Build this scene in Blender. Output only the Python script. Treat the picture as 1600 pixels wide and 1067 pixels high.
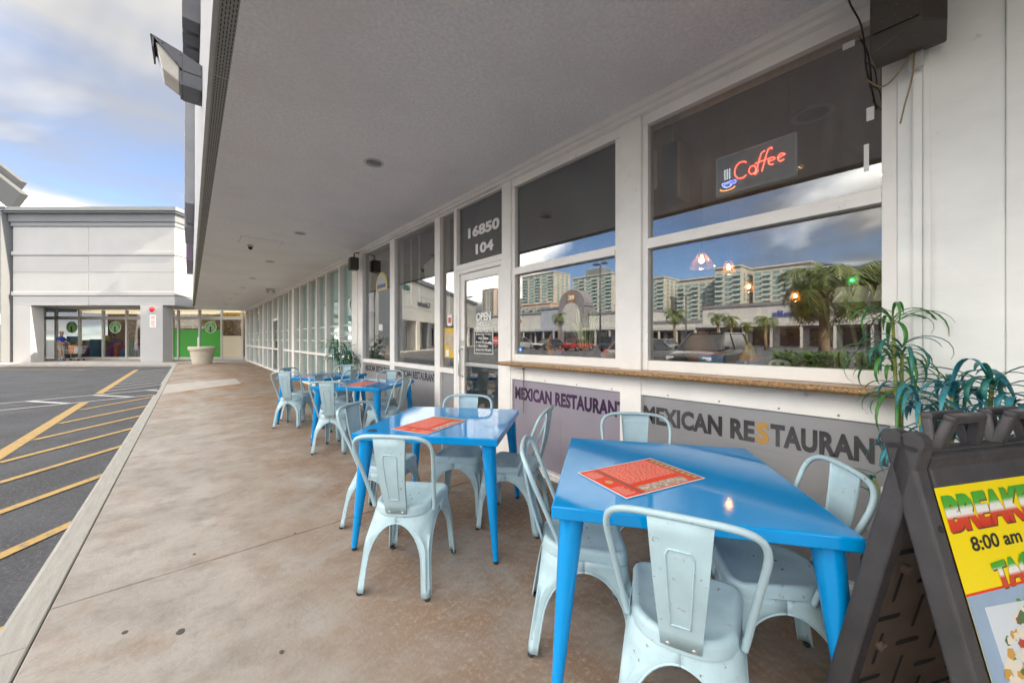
import bpy, bmesh, math, random
from mathutils import Vector, Matrix
random.seed(7)
R = math.radians
for o in list(bpy.data.objects):
    bpy.data.objects.remove(o)
sc = bpy.context.scene
COL = sc.collection

# ------------------------------------------------------------------ camera
PSI = math.atan(503 / 577.8)
CAMH = 1.35
cd = bpy.data.cameras.new('camera'); cam = bpy.data.objects.new('camera', cd); COL.objects.link(cam)
cd.sensor_width = 36.0; cd.lens = 577.8 / 1600 * 36; cd.clip_start = 0.02; cd.clip_end = 3000
cd.shift_y = -0.0025
cam.location = (0, 0, CAMH); cam.rotation_euler = (R(90), 0, -PSI)
sc.camera = cam

# ------------------------------------------------------------------ light
SUN_EL, SUN_AZ = R(41), math.atan2(0.69, -0.724)      # azimuth measured from +Y towards +X
EXPOSURE = 2.7
SKY = 0.05
LX, LYY = 14.10, 20.00  # cloud offset, picked so bright clouds out of view light the canopy
sdir = Vector((math.sin(SUN_AZ) * math.cos(SUN_EL), math.cos(SUN_AZ) * math.cos(SUN_EL), math.sin(SUN_EL)))
ld = bpy.data.lights.new('sun', 'SUN'); sun = bpy.data.objects.new('sun', ld); COL.objects.link(sun)
ld.energy = 2.2; ld.angle = R(0.5); ld.color = (1.0, 0.86, 0.66)
sun.location = (20, -8, 30); sun.rotation_euler = sdir.to_track_quat('Z', 'Y').to_euler()

w = bpy.data.worlds.new('World'); sc.world = w; w.use_nodes = True
nt = w.node_tree; nt.nodes.clear(); N = nt.nodes.new; Lk = nt.links.new
out = N('ShaderNodeOutputWorld'); bg = N('ShaderNodeBackground'); Lk(bg.outputs[0], out.inputs[0])
w.cycles.sampling_method = 'MANUAL'; w.cycles.sample_map_resolution = 1024
sky = N('ShaderNodeTexSky'); sky.sky_type = 'NISHITA'; sky.sun_disc = False
sky.sun_elevation = SUN_EL; sky.sun_rotation = SUN_AZ; sky.air_density = 1.0; sky.dust_density = 0.2; sky.ozone_density = 1.5; sky.altitude = 3500
tc = N('ShaderNodeTexCoord'); sep = N('ShaderNodeSeparateXYZ'); Lk(tc.outputs['Generated'], sep.inputs[0])
def wmath(op, a, b=None):
    m = N('ShaderNodeMath'); m.operation = op
    for i, v in enumerate((a, b)):
        if v is None: continue
        if isinstance(v, (int, float)): m.inputs[i].default_value = v
        else: Lk(v, m.inputs[i])
    return m.outputs[0]
zz = wmath('ADD', wmath('MAXIMUM', sep.outputs[2], 0.0), 0.22)
cmb = N('ShaderNodeCombineXYZ'); Lk(wmath('DIVIDE', sep.outputs[0], zz), cmb.inputs[0]); Lk(wmath('DIVIDE', sep.outputs[1], zz), cmb.inputs[1])
cmb.inputs[2].default_value = 1.7
n1 = N('ShaderNodeTexNoise'); n1.inputs['Scale'].default_value = 0.85; n1.inputs['Detail'].default_value = 6; n1.inputs['Roughness'].default_value = 0.52
n1.inputs['Distortion'].default_value = 0.35
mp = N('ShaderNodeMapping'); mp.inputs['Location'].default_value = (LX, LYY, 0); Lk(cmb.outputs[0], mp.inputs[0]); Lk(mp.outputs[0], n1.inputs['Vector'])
cr = N('ShaderNodeValToRGB'); cr.color_ramp.elements[0].position = 0.36; cr.color_ramp.elements[1].position = 0.54; Lk(n1.outputs[0], cr.inputs[0])
n2 = N('ShaderNodeTexNoise'); n2.inputs['Scale'].default_value = 0.75; n2.inputs['Detail'].default_value = 5; n2.inputs['Distortion'].default_value = 0.5; Lk(mp.outputs[0], n2.inputs['Vector'])
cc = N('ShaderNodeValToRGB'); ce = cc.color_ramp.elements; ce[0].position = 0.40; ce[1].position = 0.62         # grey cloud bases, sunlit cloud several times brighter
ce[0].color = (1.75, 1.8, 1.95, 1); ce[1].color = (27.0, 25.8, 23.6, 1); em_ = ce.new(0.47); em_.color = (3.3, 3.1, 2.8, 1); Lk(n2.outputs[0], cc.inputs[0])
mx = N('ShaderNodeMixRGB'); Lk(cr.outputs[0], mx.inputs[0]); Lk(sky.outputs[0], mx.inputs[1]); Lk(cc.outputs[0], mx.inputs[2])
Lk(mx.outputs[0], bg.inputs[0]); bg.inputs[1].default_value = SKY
vs = sc.view_settings
sc.display_settings.display_device = 'sRGB'; vs.view_transform = 'Standard'; vs.look = 'None'; vs.gamma = 1; vs.exposure = EXPOSURE; vs.use_curve_mapping = False
sc.cycles.use_denoising = True
sc.cycles.max_bounces = 7; sc.cycles.diffuse_bounces = 5; sc.cycles.glossy_bounces = 3; sc.cycles.transparent_max_bounces = 10
sc.cycles.use_adaptive_sampling = True; sc.cycles.adaptive_threshold = 0.02
sc.cycles.caustics_reflective = False; sc.cycles.caustics_refractive = False

# ------------------------------------------------------------------ materials
MATS = {}
def mat(name, col, rough=0.6, metal=0.0, var=0.0, vscale=6.0, bump=0.0, bscale=60.0, spec=0.5, emit=None, estr=0.0,
        col2=None, lo=0.4, hi=0.6, wear=None, wscale=30.0, wlo=0.64, whi=0.7, coat=0.0, stretch=(1, 1, 1), rvar=0.0, rscale=12.0, rand=False):
    """procedural surface: base colour, noise variation, a second worn colour, fine relief"""
    if name in MATS: return MATS[name]
    m = bpy.data.materials.new(name); m.use_nodes = True
    t = m.node_tree; b = t.nodes['Principled BSDF']; nn = t.nodes.new; lk = t.links.new
    b.inputs['Base Color'].default_value = (*col, 1); b.inputs['Roughness'].default_value = rough; b.inputs['Metallic'].default_value = metal
    b.inputs['Specular IOR Level'].default_value = spec; b.inputs['Coat Weight'].default_value = coat; b.inputs['Coat Roughness'].default_value = 0.05
    if emit: m.cycles.emission_sampling = 'NONE' if name.startswith('led') else 'AUTO'; b.inputs['Emission Color'].default_value = (*emit, 1); b.inputs['Emission Strength'].default_value = estr
    tx = nn('ShaderNodeTexCoord'); mpg = nn('ShaderNodeMapping'); mpg.inputs['Scale'].default_value = stretch; lk(tx.outputs['Object'], mpg.inputs[0])
    if rand:                                          # every copy shows its own wear
        oi = nn('ShaderNodeObjectInfo'); vm = nn('ShaderNodeVectorMath'); vm.operation = 'SCALE'; vm.inputs[0].default_value = (7.3, 11.1, 5.7); lk(oi.outputs['Random'], vm.inputs['Scale']); lk(vm.outputs[0], mpg.inputs['Location'])
    if rvar > 0:
        nr = nn('ShaderNodeTexNoise'); nr.inputs['Scale'].default_value = rscale; nr.inputs['Detail'].default_value = 7; nr.inputs['Roughness'].default_value = 0.7; lk(mpg.outputs[0], nr.inputs['Vector'])
        mr = nn('ShaderNodeMapRange'); mr.inputs[1].default_value = 0.35; mr.inputs[2].default_value = 0.7; mr.inputs[3].default_value = rough; mr.inputs[4].default_value = rough + rvar; lk(nr.outputs[0], mr.inputs[0]); lk(mr.outputs[0], b.inputs['Roughness'])
    cur = None
    if var > 0 or col2:
        no = nn('ShaderNodeTexNoise'); no.inputs['Scale'].default_value = vscale; no.inputs['Detail'].default_value = 6; no.inputs['Roughness'].default_value = 0.6; lk(mpg.outputs[0], no.inputs['Vector'])
        rp = nn('ShaderNodeValToRGB'); rp.color_ramp.elements[0].position = lo - 0.1; rp.color_ramp.elements[1].position = hi + 0.1
        c1 = col2 if col2 else tuple(min(1, c * (1 + var)) for c in col)
        c0 = col if col2 else tuple(c * (1 - var) for c in col)
        rp.color_ramp.elements[0].color = (*c0, 1); rp.color_ramp.elements[1].color = (*c1, 1); lk(no.outputs[0], rp.inputs[0]); cur = rp.outputs[0]
    if wear:
        no2 = nn('ShaderNodeTexNoise'); no2.inputs['Scale'].default_value = wscale; no2.inputs['Detail'].default_value = 8; no2.inputs['Roughness'].default_value = 0.7; lk(mpg.outputs[0], no2.inputs['Vector'])
        rp2 = nn('ShaderNodeValToRGB'); rp2.color_ramp.elements[0].position = wlo; rp2.color_ramp.elements[1].position = whi; lk(no2.outputs[0], rp2.inputs[0])
        mxx = nn('ShaderNodeMixRGB'); lk(rp2.outputs[0], mxx.inputs[0]); mxx.inputs[2].default_value = (*wear, 1)
        if cur: lk(cur, mxx.inputs[1])
        else: mxx.inputs[1].default_value = (*col, 1)
        cur = mxx.outputs[0]
    if cur: lk(cur, b.inputs['Base Color'])
    if bump > 0:
        nb = nn('ShaderNodeTexNoise'); nb.inputs['Scale'].default_value = bscale; nb.inputs['Detail'].default_value = 5; lk(mpg.outputs[0], nb.inputs['Vector'])
        bp = nn('ShaderNodeBump'); bp.inputs['Strength'].default_value = bump; bp.inputs['Distance'].default_value = 0.01; lk(nb.outputs[0], bp.inputs['Height']); lk(bp.outputs[0], b.inputs['Normal'])
    MATS[name] = m; return m

def glass(name, tint=(0.8, 0.84, 0.82), f0=0.15, rough=0.0, veil=0.0, veilcol=(0.6, 0.6, 0.6)):
    if name in MATS: return MATS[name]
    m = bpy.data.materials.new(name); m.use_nodes = True; t = m.node_tree; t.nodes.clear(); nn = t.nodes.new; lk = t.links.new
    o = nn('ShaderNodeOutputMaterial'); lw = nn('ShaderNodeLayerWeight'); lw.inputs[0].default_value = 0.5
    p = nn('ShaderNodeMath'); p.operation = 'POWER'; lk(lw.outputs['Facing'], p.inputs[0]); p.inputs[1].default_value = 4.0
    ma = nn('ShaderNodeMath'); ma.operation = 'MULTIPLY_ADD'; lk(p.outputs[0], ma.inputs[0]); ma.inputs[1].default_value = 1 - f0; ma.inputs[2].default_value = f0
    tr = nn('ShaderNodeBsdfTransparent'); tr.inputs[0].default_value = (*tint, 1)
    gl = nn('ShaderNodeBsdfGlossy'); gl.inputs['Roughness'].default_value = rough; gl.inputs['Color'].default_value = (0.95, 0.97, 1, 1)
    base = tr.outputs[0]
    if veil > 0:
        df = nn('ShaderNodeBsdfDiffuse'); df.inputs[0].default_value = (*veilcol, 1)
        mm = nn('ShaderNodeMixShader'); mm.inputs[0].default_value = veil; lk(base, mm.inputs[1]); lk(df.outputs[0], mm.inputs[2]); base = mm.outputs[0]
        if veil < 0.2:
            tx = nn('ShaderNodeTexCoord'); no = nn('ShaderNodeTexNoise'); no.inputs['Scale'].default_value = 5; no.inputs['Detail'].default_value = 8
            mpg = nn('ShaderNodeMapping'); mpg.inputs['Scale'].default_value = (1, 3, 0.6); lk(tx.outputs['Object'], mpg.inputs[0]); lk(mpg.outputs[0], no.inputs['Vector'])
            rp = nn('ShaderNodeMapRange'); rp.inputs[1].default_value = 0.4; rp.inputs[2].default_value = 0.75; rp.inputs[3].default_value = 0; rp.inputs[4].default_value = veil * 2
            lk(no.outputs[0], rp.inputs[0]); lk(rp.outputs[0], mm.inputs[0])
    ms = nn('ShaderNodeMixShader'); lk(ma.outputs[0], ms.inputs[0]); lk(base, ms.inputs[1]); lk(gl.outputs[0], ms.inputs[2]); lk(ms.outputs[0], o.inputs[0])
    MATS[name] = m; return m

# ------------------------------------------------------------------ mesh helpers
class MB:
    def __init__(s): s.v = []; s.f = []
    def add(s, vs, fs):
        k = len(s.v); s.v += [tuple(p) for p in vs]; s.f += [tuple(i + k for i in q) for q in fs]; return s
    def box(s, x0, x1, y0, y1, z0, z1):
        return s.add([(x0, y0, z0), (x1, y0, z0), (x1, y1, z0), (x0, y1, z0), (x0, y0, z1), (x1, y0, z1), (x1, y1, z1), (x0, y1, z1)],
                     [(0, 3, 2, 1), (4, 5, 6, 7), (0, 1, 5, 4), (1, 2, 6, 5), (2, 3, 7, 6), (3, 0, 4, 7)])
    def quad(s, a, b, c, d): return s.add([a, b, c, d], [(0, 1, 2, 3)])
    def prism(s, pts, z0, z1):                      # polygon in XY extruded in z
        n = len(pts)
        return s.add([(x, y, z0) for x, y in pts] + [(x, y, z1) for x, y in pts],
                     [tuple(reversed(range(n))), tuple(range(n, 2 * n))] + [(i, (i + 1) % n, n + (i + 1) % n, n + i) for i in range(n)])
    def rings(s, rings, cap=True, closed=True):
        n = len(rings[0]); vs = [p for r in rings for p in r]; fs = []
        for i in range(len(rings) - 1):
            for j in range(n if closed else n - 1):
                a, b = i * n + j, i * n + (j + 1) % n
                fs.append((a, b, b + n, a + n))
        if cap: fs.append(tuple(reversed(range(n)))); fs.append(tuple(range((len(rings) - 1) * n, len(rings) * n)))
        return s.add(vs, fs)
    def tube(s, path, r, n=8, cap=True, closed=False):
        P = [Vector(p) for p in path]; m = len(P); rs = r if isinstance(r, (list, tuple)) else [r] * m
        up = None; out_ = []
        for i in range(m):
            if closed: t = P[(i + 1) % m] - P[i - 1]
            else: t = P[min(i + 1, m - 1)] - P[max(i - 1, 0)]
            t.normalize()
            if up is None:
                up = Vector((0, 0, 1)) if abs(t.z) < 0.9 else Vector((1, 0, 0))
            a = t.cross(up).normalized(); b = a.cross(t).normalized(); up = b
            out_.append([P[i] + (a * math.cos(2 * math.pi * k / n) + b * math.sin(2 * math.pi * k / n)) * rs[i] for k in range(n)])
        if closed: out_.append(out_[0]); return s.rings(out_, cap=False)
        return s.rings(out_, cap=cap)
    def lathe(s, prof, n=20, c=(0, 0, 0), cap=True):
        return s.rings([[(c[0] + r * math.cos(2 * math.pi * k / n), c[1] + r * math.sin(2 * math.pi * k / n), c[2] + z) for k in range(n)] for r, z in prof], cap=cap)
    def ball(s, c, r, n=10, m=6, sq=(1, 1, 1)):
        return s.rings([[(c[0] + sq[0] * r * math.sin(math.pi * (i + .02) / (m + .04)) * math.cos(2 * math.pi * k / n), c[1] + sq[1] * r * math.sin(math.pi * (i + .02) / (m + .04)) * math.sin(2 * math.pi * k / n), c[2] - sq[2] * r * math.cos(math.pi * (i + .02) / (m + .04))) for k in range(n)] for i in range(m + 1)])
    def bar(s, p, q, wx, wz):                        # rectangular bar from p to q
        p, q = Vector(p), Vector(q); t = (q - p).normalized(); up = Vector((0, 0, 1)) if abs(t.z) < .95 else Vector((1, 0, 0))
        a = t.cross(up).normalized() * wx / 2; b = a.cross(t).normalized() * wz / 2
        return s.rings([[p - a - b, p + a - b, p + a + b, p - a + b], [q - a - b, q + a - b, q + a + b, q - a + b]])
    def xf(s, M): s.v = [tuple(M @ Vector(p)) for p in s.v]; return s
    def mesh(s, name):
        me = bpy.data.meshes.new(name); me.from_pydata(s.v, [], s.f); me.update(); return me
    def build(s, name, m, parent=None, smooth=False, bevel=0.0, seg=2, kind=None, label=None, solid=0.0, w=True):
        if w and parent is not None:
            L = absloc(parent); s.v = [(x - L[0], y - L[1], z - L[2]) for x, y, z in s.v]
        me = s.mesh(name); o = bpy.data.objects.new(name, me); COL.objects.link(o)
        bm = bmesh.new(); bm.from_mesh(me); bmesh.ops.recalc_face_normals(bm, faces=bm.faces); bm.to_mesh(me); bm.free()
        if m: me.materials.append(MATS[m] if isinstance(m, str) else m)
        if parent is not None: o.parent = parent
        if smooth:
            me.shade_smooth(); 
            if smooth != True: me.set_sharp_from_angle(angle=R(smooth))
        if solid: md = o.modifiers.new('solid', 'SOLIDIFY'); md.thickness = solid; md.offset = 0
        if bevel: md = o.modifiers.new('bevel', 'BEVEL'); md.width = bevel; md.segments = seg; md.limit_method = 'ANGLE'; md.angle_limit = R(40)
        if kind: o['kind'] = kind
        if label: o['label'] = label
        return o
def absloc(o):
    L = Vector((0, 0, 0))
    while o is not None: L = L + o.location; o = o.parent
    return L
def tag(o, label, cat, group=None):
    o['label'] = label; o['category'] = cat
    if group: o['group'] = group
    return o
def thing(name, label, cat, loc=(0, 0, 0), rz=0.0, group=None):
    o = bpy.data.objects.new(name, None); COL.objects.link(o); o.location = loc; o.rotation_euler = (0, 0, rz); o.empty_display_size = 0.1
    return tag(o, label, cat, group)
def dup(root, loc, rz, label):
    r = root.copy(); COL.objects.link(r); r.location = loc; r.rotation_euler = (0, 0, rz); r['label'] = label
    for ch in root.children:
        k = ch.copy(); COL.objects.link(k); k.parent = r
        for g in ch.children:
            d = g.copy(); COL.objects.link(d); d.parent = k
    return r
FONT_N = [0]
def text(body, size, M, m, parent, name='lettering', ext=0.001, bold=0.0, width=None, height=None, align='LEFT', space=1.0, shear=0.0, kind=None, label=None):
    """flat lettering as mesh; M maps text plane (x right, y up, z out) to the parent's space"""
    cu = bpy.data.curves.new('t', 'FONT'); cu.body = body; cu.size = size; cu.extrude = ext; cu.offset = bold * size; cu.align_x = align; cu.space_character = space; cu.shear = shear; cu.resolution_u = 3
    o = bpy.data.objects.new('t', cu); COL.objects.link(o)
    dg = bpy.context.evaluated_depsgraph_get(); me = bpy.data.meshes.new_from_object(o.evaluated_get(dg)); bpy.data.objects.remove(o)
    xs = [v.co.x for v in me.vertices]; ys = [v.co.y for v in me.vertices]
    x0, x1, y0, y1 = min(xs), max(xs), min(ys), max(ys)
    sx = (width / (x1 - x0)) if width else 1; sy = (height / (y1 - y0)) if height else (sx if width else 1)
    ax = x0 if align == 'LEFT' else (x0 + x1) / 2
    for v in me.vertices:
        v.co = M @ Vector(((v.co.x - ax) * sx, (v.co.y - y0) * sy, v.co.z))
    me.name = name; me.materials.clear(); me.materials.append(MATS[m])
    r = bpy.data.objects.new(name, me); COL.objects.link(r); r.parent = parent
    if kind: r['kind'] = kind
    if label: r['label'] = label
    return r
def wallM(y, z, x, parent=None):                    # text on a plane facing -X; reads towards -Y
    L = absloc(parent) if parent is not None else Vector((0, 0, 0))
    return Matrix(((0, 0, -1, x - L.x), (-1, 0, 0, y - L.y), (0, 1, 0, z - L.z), (0, 0, 0, 1)))

# palette
mat('asphalt', (0.052, 0.054, 0.064), 0.9, var=0.34, vscale=1.1, bump=0.6, bscale=220, wear=(0.125, 0.125, 0.135), wscale=48, wlo=0.50, whi=0.66)
mat('white_paint', (0.86, 0.85, 0.83), 0.55, var=0.05, vscale=3, wear=(0.42, 0.38, 0.33), wscale=14, wlo=0.66, whi=0.78, bump=0.05)
mat('cream_paint', (0.90, 0.87, 0.83), 0.55, var=0.05, vscale=4, wear=(0.40, 0.34, 0.28), wscale=12, wlo=0.64, whi=0.8, bump=0.06, bscale=90)
mat('pier_paint', (0.90, 0.905, 0.88), 0.6, var=0.07, vscale=2.2, wear=(0.42, 0.41, 0.38), wscale=9, wlo=0.66, whi=0.85, bump=0.1, bscale=40, stretch=(1, 1, 1.5))
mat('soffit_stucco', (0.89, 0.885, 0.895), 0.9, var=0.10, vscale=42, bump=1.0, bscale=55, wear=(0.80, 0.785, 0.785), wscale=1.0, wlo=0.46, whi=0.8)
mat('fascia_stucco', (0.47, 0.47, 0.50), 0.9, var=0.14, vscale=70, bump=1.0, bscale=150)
mat('grey_trim', (0.30, 0.30, 0.28), 0.55, var=0.1)
mat('dark_slot', (0.02, 0.02, 0.02), 0.8)
mat('charcoal_metal', (0.085, 0.09, 0.11), 0.45, var=0.15, vscale=4)
mat('sign_grey', (0.24, 0.25, 0.28), 0.5, var=0.12, vscale=2)
mat('table_blue', (0.0, 0.275, 0.68), 0.035, var=0.06, vscale=3, spec=0.45, wear=(0.03, 0.17, 0.40), wscale=16, wlo=0.64, whi=0.82, bump=0.007, bscale=5, rvar=0.07, rscale=7, rand=True)
mat('chair_aqua', (0.405, 0.555, 0.615), 0.36, var=0.09, vscale=9, wear=(0.19, 0.135, 0.10), wscale=42, wlo=0.625, whi=0.69, bump=0.05, bscale=40, spec=0.55, rvar=0.25, rand=True)
mat('rubber', (0.03, 0.03, 0.03), 0.8)
mat('steel', (0.62, 0.64, 0.64), 0.3, metal=0.85)
mat('black_plastic', (0.045, 0.043, 0.047), 0.40, var=0.25, vscale=10, rvar=0.2, wear=(0.22, 0.22, 0.23), wscale=30, wlo=0.66, whi=0.78, bump=0.12, bscale=180)
mat('brown_plastic', (0.15, 0.11, 0.09), 0.5, var=0.2, vscale=12, bump=0.1, bscale=180)
mat('granite', (0.46, 0.26, 0.10), 0.3, col2=(0.13, 0.07, 0.04), vscale=70, lo=0.5, hi=0.56, wear=(0.55, 0.42, 0.26), wscale=110, wlo=0.56, whi=0.62)
mat('stripe_yellow', (0.44, 0.28, 0.085), 0.75, var=0.12, vscale=20, wear=(0.20, 0.16, 0.11), wscale=20, wlo=0.50, whi=0.62)
mat('stripe_white', (0.45, 0.45, 0.46), 0.75, var=0.1, vscale=20, wear=(0.2, 0.2, 0.2), wscale=22, wlo=0.52, whi=0.68)
mat('kerb_concrete', (0.31, 0.30, 0.28), 0.9, var=0.14, vscale=7, bump=0.4, bscale=70, stretch=(6, 0.6, 1), wear=(0.17, 0.165, 0.15), wscale=9, wlo=0.6, whi=0.8)
mat('print_red', (0.80, 0.045, 0.012), 0.4, var=0.1, vscale=14, spec=0.25)
mat('print_dark', (0.16, 0.05, 0.02), 0.3)
mat('print_white', (0.85, 0.83, 0.80), 0.3)
mat('print_pink', (0.86, 0.50, 0.40), 0.3)
mat('print_gold', (0.55, 0.38, 0.10), 0.3)
mat('food', (0.62, 0.50, 0.30), 0.4, col2=(0.24, 0.10, 0.05), vscale=90, wear=(0.55, 0.62, 0.66), wscale=60, wlo=0.5, whi=0.56)
mat('wood', (0.36, 0.20, 0.09), 0.5, var=0.3, vscale=6, stretch=(1, 1, 0.2))
mat('interior_dark', (0.11, 0.095, 0.08), 0.9, var=0.2)
mat('interior_ceiling', (0.16, 0.135, 0.115), 0.9, var=0.2, vscale=3, bump=0.3, bscale=60)
mat('tile_floor', (0.28, 0.22, 0.17), 0.5, var=0.2)
mat('black_film', (0.025, 0.026, 0.03), 0.25)
mat('letter_white', (0.82, 0.82, 0.80), 0.5)
mat('letter_dark', (0.075, 0.07, 0.075), 0.12, var=0.5, vscale=3)
mat('letter_purple', (0.035, 0.025, 0.045), 0.12, col2=(0.10, 0.04, 0.12), vscale=3)
mat('letter_amber', (0.50, 0.28, 0.08), 0.2)
mat('frost_grey', (0.315, 0.31, 0.32), 0.32, var=0.06, vscale=2)
mat('frost_violet', (0.315, 0.285, 0.34), 0.32, var=0.08, vscale=2)
mat('blind', (0.72, 0.84, 0.80), 0.8, var=0.05)
glass('shop_glass', tint=(0.78, 0.80, 0.78), f0=0.165, veil=0.035, veilcol=(0.55, 0.5, 0.45))
glass('far_glass', tint=(0.85, 0.87, 0.86), f0=0.10)
glass('clinic_glass', tint=(0.86, 0.95, 0.93), f0=0.13)

# ------------------------------------------------------------------ ground
GZ = -0.13
def struct(name, mb, m, **k): 
    o = mb.build(name, m, **k); o['kind'] = 'structure'; return o
struct('parking_lot', MB().quad((-900, -900, GZ), (900, -900, GZ), (900, 900, GZ), (-900, 900, GZ)), 'asphalt')

def concrete():
    m = bpy.data.materials.new('walkway_concrete'); m.use_nodes = True; t = m.node_tree; b = t.nodes['Principled BSDF']; nn = t.nodes.new; lk = t.links.new
    tx = nn('ShaderNodeTexCoord'); b.inputs['Roughness'].default_value = 0.62
    def noise(scale, detail=6, rough=0.6, st=(1, 1, 1), loc=(0, 0, 0)):
        mpg = nn('ShaderNodeMapping'); mpg.inputs['Scale'].default_value = st; mpg.inputs['Location'].default_value = loc; lk(tx.outputs['Object'], mpg.inputs[0])
        n = nn('ShaderNodeTexNoise'); n.inputs['Scale'].default_value = scale; n.inputs['Detail'].default_value = detail; n.inputs['Roughness'].default_value = rough; lk(mpg.outputs[0], n.inputs['Vector']); return n.outputs[0]
    def rng(v, a, b_, c=0., d=1.):
        n = nn('ShaderNodeMapRange'); lk(v, n.inputs[0])
        for i, q in enumerate((a, b_, c, d)): n.inputs[i + 1].default_value = q
        return n.outputs[0]
    def mul(a, b_):
        n = nn('ShaderNodeMath'); n.operation = 'MULTIPLY'
        for i, v in enumerate((a, b_)):
            if isinstance(v, (int, float)): n.inputs[i].default_value = v
            else: lk(v, n.inputs[i])
        return n.outputs[0]
    def addn(a, b_):
        n = nn('ShaderNodeMath'); n.operation = 'ADD'; n.use_clamp = True; lk(a, n.inputs[0]); lk(b_, n.inputs[1]); return n.outputs[0]
    def mix(f, a, b_):
        n = nn('ShaderNodeMixRGB'); lk(f, n.inputs[0])
        for i, v in ((1, a), (2, b_)):
            if isinstance(v, tuple): n.inputs[i].default_value = (*v, 1)
            else: lk(v, n.inputs[i])
        return n.outputs[0]
    sp = nn('ShaderNodeSeparateXYZ'); lk(tx.outputs['Object'], sp.inputs[0])
    base = mix(rng(noise(1.1), 0.35, 0.65), (0.262, 0.236, 0.215), (0.345, 0.315, 0.29))
    base = mix(mul(rng(noise(4.2, 9, .72, (1, 1, 1), (5, 2, 0)), 0.47, 0.66), 0.75), base, (0.175, 0.150, 0.130))
    base = mix(mul(rng(noise(2.6, 7, .65, (1, 1, 1), (9, 6, 0)), 0.55, 0.68), 0.6), base, (0.24, 0.175, 0.13))
    base = mix(rng(noise(26, 8, .75), 0.5, 0.95), base, (0.20, 0.17, 0.145))
    # foot traffic under the tables: brown, mottled
    zone = rng(sp.outputs[0], 0.1, 0.95)
    wn = mul(zone, rng(noise(1.9, 8, .72), 0.36, 0.56))
    base = mix(wn, base, (0.21, 0.14, 0.095))
    base = mix(mul(zone, rng(noise(30, 10, .8), 0.50, 0.64)), base, (0.33, 0.26, 0.205))
    # rusty runs along the kerb and at the far end
    far = rng(sp.outputs[1], 7.5, 13.0)
    st = mul(far, rng(noise(0.9, 6, .6, (1.3, 0.55, 1), (3.1, 1, 0)), 0.46, 0.66))
    base = mix(mul(st, 0.95), base, (0.22, 0.115, 0.05))
    sp2 = rng(noise(2.0, 6, .65, (1, 1, 1), (7, 3, 0)), 0.60, 0.72)
    base = mix(mul(sp2, 0.5), base, (0.19, 0.115, 0.06))
    gr = rng(noise(9, 3, .5, (1, 1, 1), (1, 9, 0)), 0.74, 0.77)
    base = mix(gr, base, (0.12, 0.11, 0.10))
    lk(base, b.inputs['Base Color'])
    bp = nn('ShaderNodeBump'); bp.inputs['Strength'].default_value = 0.35; bp.inputs['Distance'].default_value = 0.01; lk(noise(55, 6, .7), bp.inputs['Height']); lk(bp.outputs[0], b.inputs['Normal'])
    lk(rng(noise(3), 0.3, 0.7, 0.5, 0.85), b.inputs['Roughness'])
    MATS['walkway_concrete'] = m
concrete()
mat('patch_concrete', (0.37, 0.34, 0.32), 0.85, var=0.12, vscale=3, bump=0.3, bscale=70, wear=(0.33, 0.26, 0.2), wscale=4, wlo=0.58, whi=0.8)
sidewalk = bpy.data.objects.new('sidewalk', None); COL.objects.link(sidewalk); sidewalk['kind'] = 'structure'
KX = -0.528; WX = 2.66; J = 0.004
def far_y(x, zc=20.9): return (zc - math.sin(PSI) * x) / math.cos(PSI)
def slab(pts, m='walkway_concrete'): MB().prism(pts, GZ + 0.004, 0.0).build('slab', m, sidewalk, bevel=0.005)
for y0, y1 in ((-30.0, -9.0), (-9.0, -2.2), (-2.2, 2.912), (2.912, 8.0), (8.0, 12.45)):
    slab([(KX, y0 + J), (WX, y0 + J), (WX, y1 - J), (KX, y1 - J)])
slab([(KX, 12.45 + J), (1.17, 13.9), (1.17, 15.75), (KX, 15.05)], 'patch_concrete')
slab([(KX + .0, 12.45 + J), (WX, 12.45 + J), (WX, 19), (KX, 19), (KX, 15.05 + J), (1.17 + J, 15.75 + J), (1.17 + J, 13.9 - J)])
slab([(KX, 19 + 2 * J), (WX, 19 + 2 * J), (WX, far_y(WX)), (KX, far_y(KX))])
MB().box(KX - 0.006, KX + 0.002, -30, 27.4, -0.1, -0.012).build('joint_filler', 'dark_slot', sidewalk)
# flattened gum and grime on the slab
for i, (x, y, r) in enumerate(((-0.227, 2.455, .009), (-0.033, 2.292, .014), (0.298, 1.856, .008), (0.02, 3.06, .007), (0.55, 2.93, .006))):
    rr = random.Random(i)
    tag(MB().prism([(x + r * (1 + .35 * rr.random()) * math.cos(a * .628), y + r * (1.3 + .4 * rr.random()) * math.sin(a * .628)) for a in range(10)], 0.0, 0.0025).build('gum_spot', mat('gum', (0.06, 0.055, 0.05), 0.7), bevel=0.001),
        ('dark flattened gum spot, %s' % ['small, left of the largest one', 'largest, in the open slab near the camera', 'right at the lower edge of the slab', 'small, just past the slab joint', 'by the slab joint towards the blue tables', 'tiny, beside the one at the lower edge', 'small, in front of the second table', 'small, behind the second table', 'close to the kerb, halfway along', 'farthest, towards the third table'][i]), 'stain', 'gum spots on the walkway')
# small floor cleanout cover by the second table
t = thing('drain_cover', 'small rusty round drain cover in the walkway beside the second table', 'drain cover', (1.16, 3.47, 0))
MB().lathe([(0.075, 0.0), (0.075, 0.006), (0.06, 0.009), (0.02, 0.007)], 18).build('lid', mat('rusty_iron', (0.17, 0.12, 0.09), 0.7, var=0.4, vscale=20), t, w=False)
MB().lathe([(0.018, 0.006), (0.018, 0.012)], 8).build('nut', 'rusty_iron', t, w=False)

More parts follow.
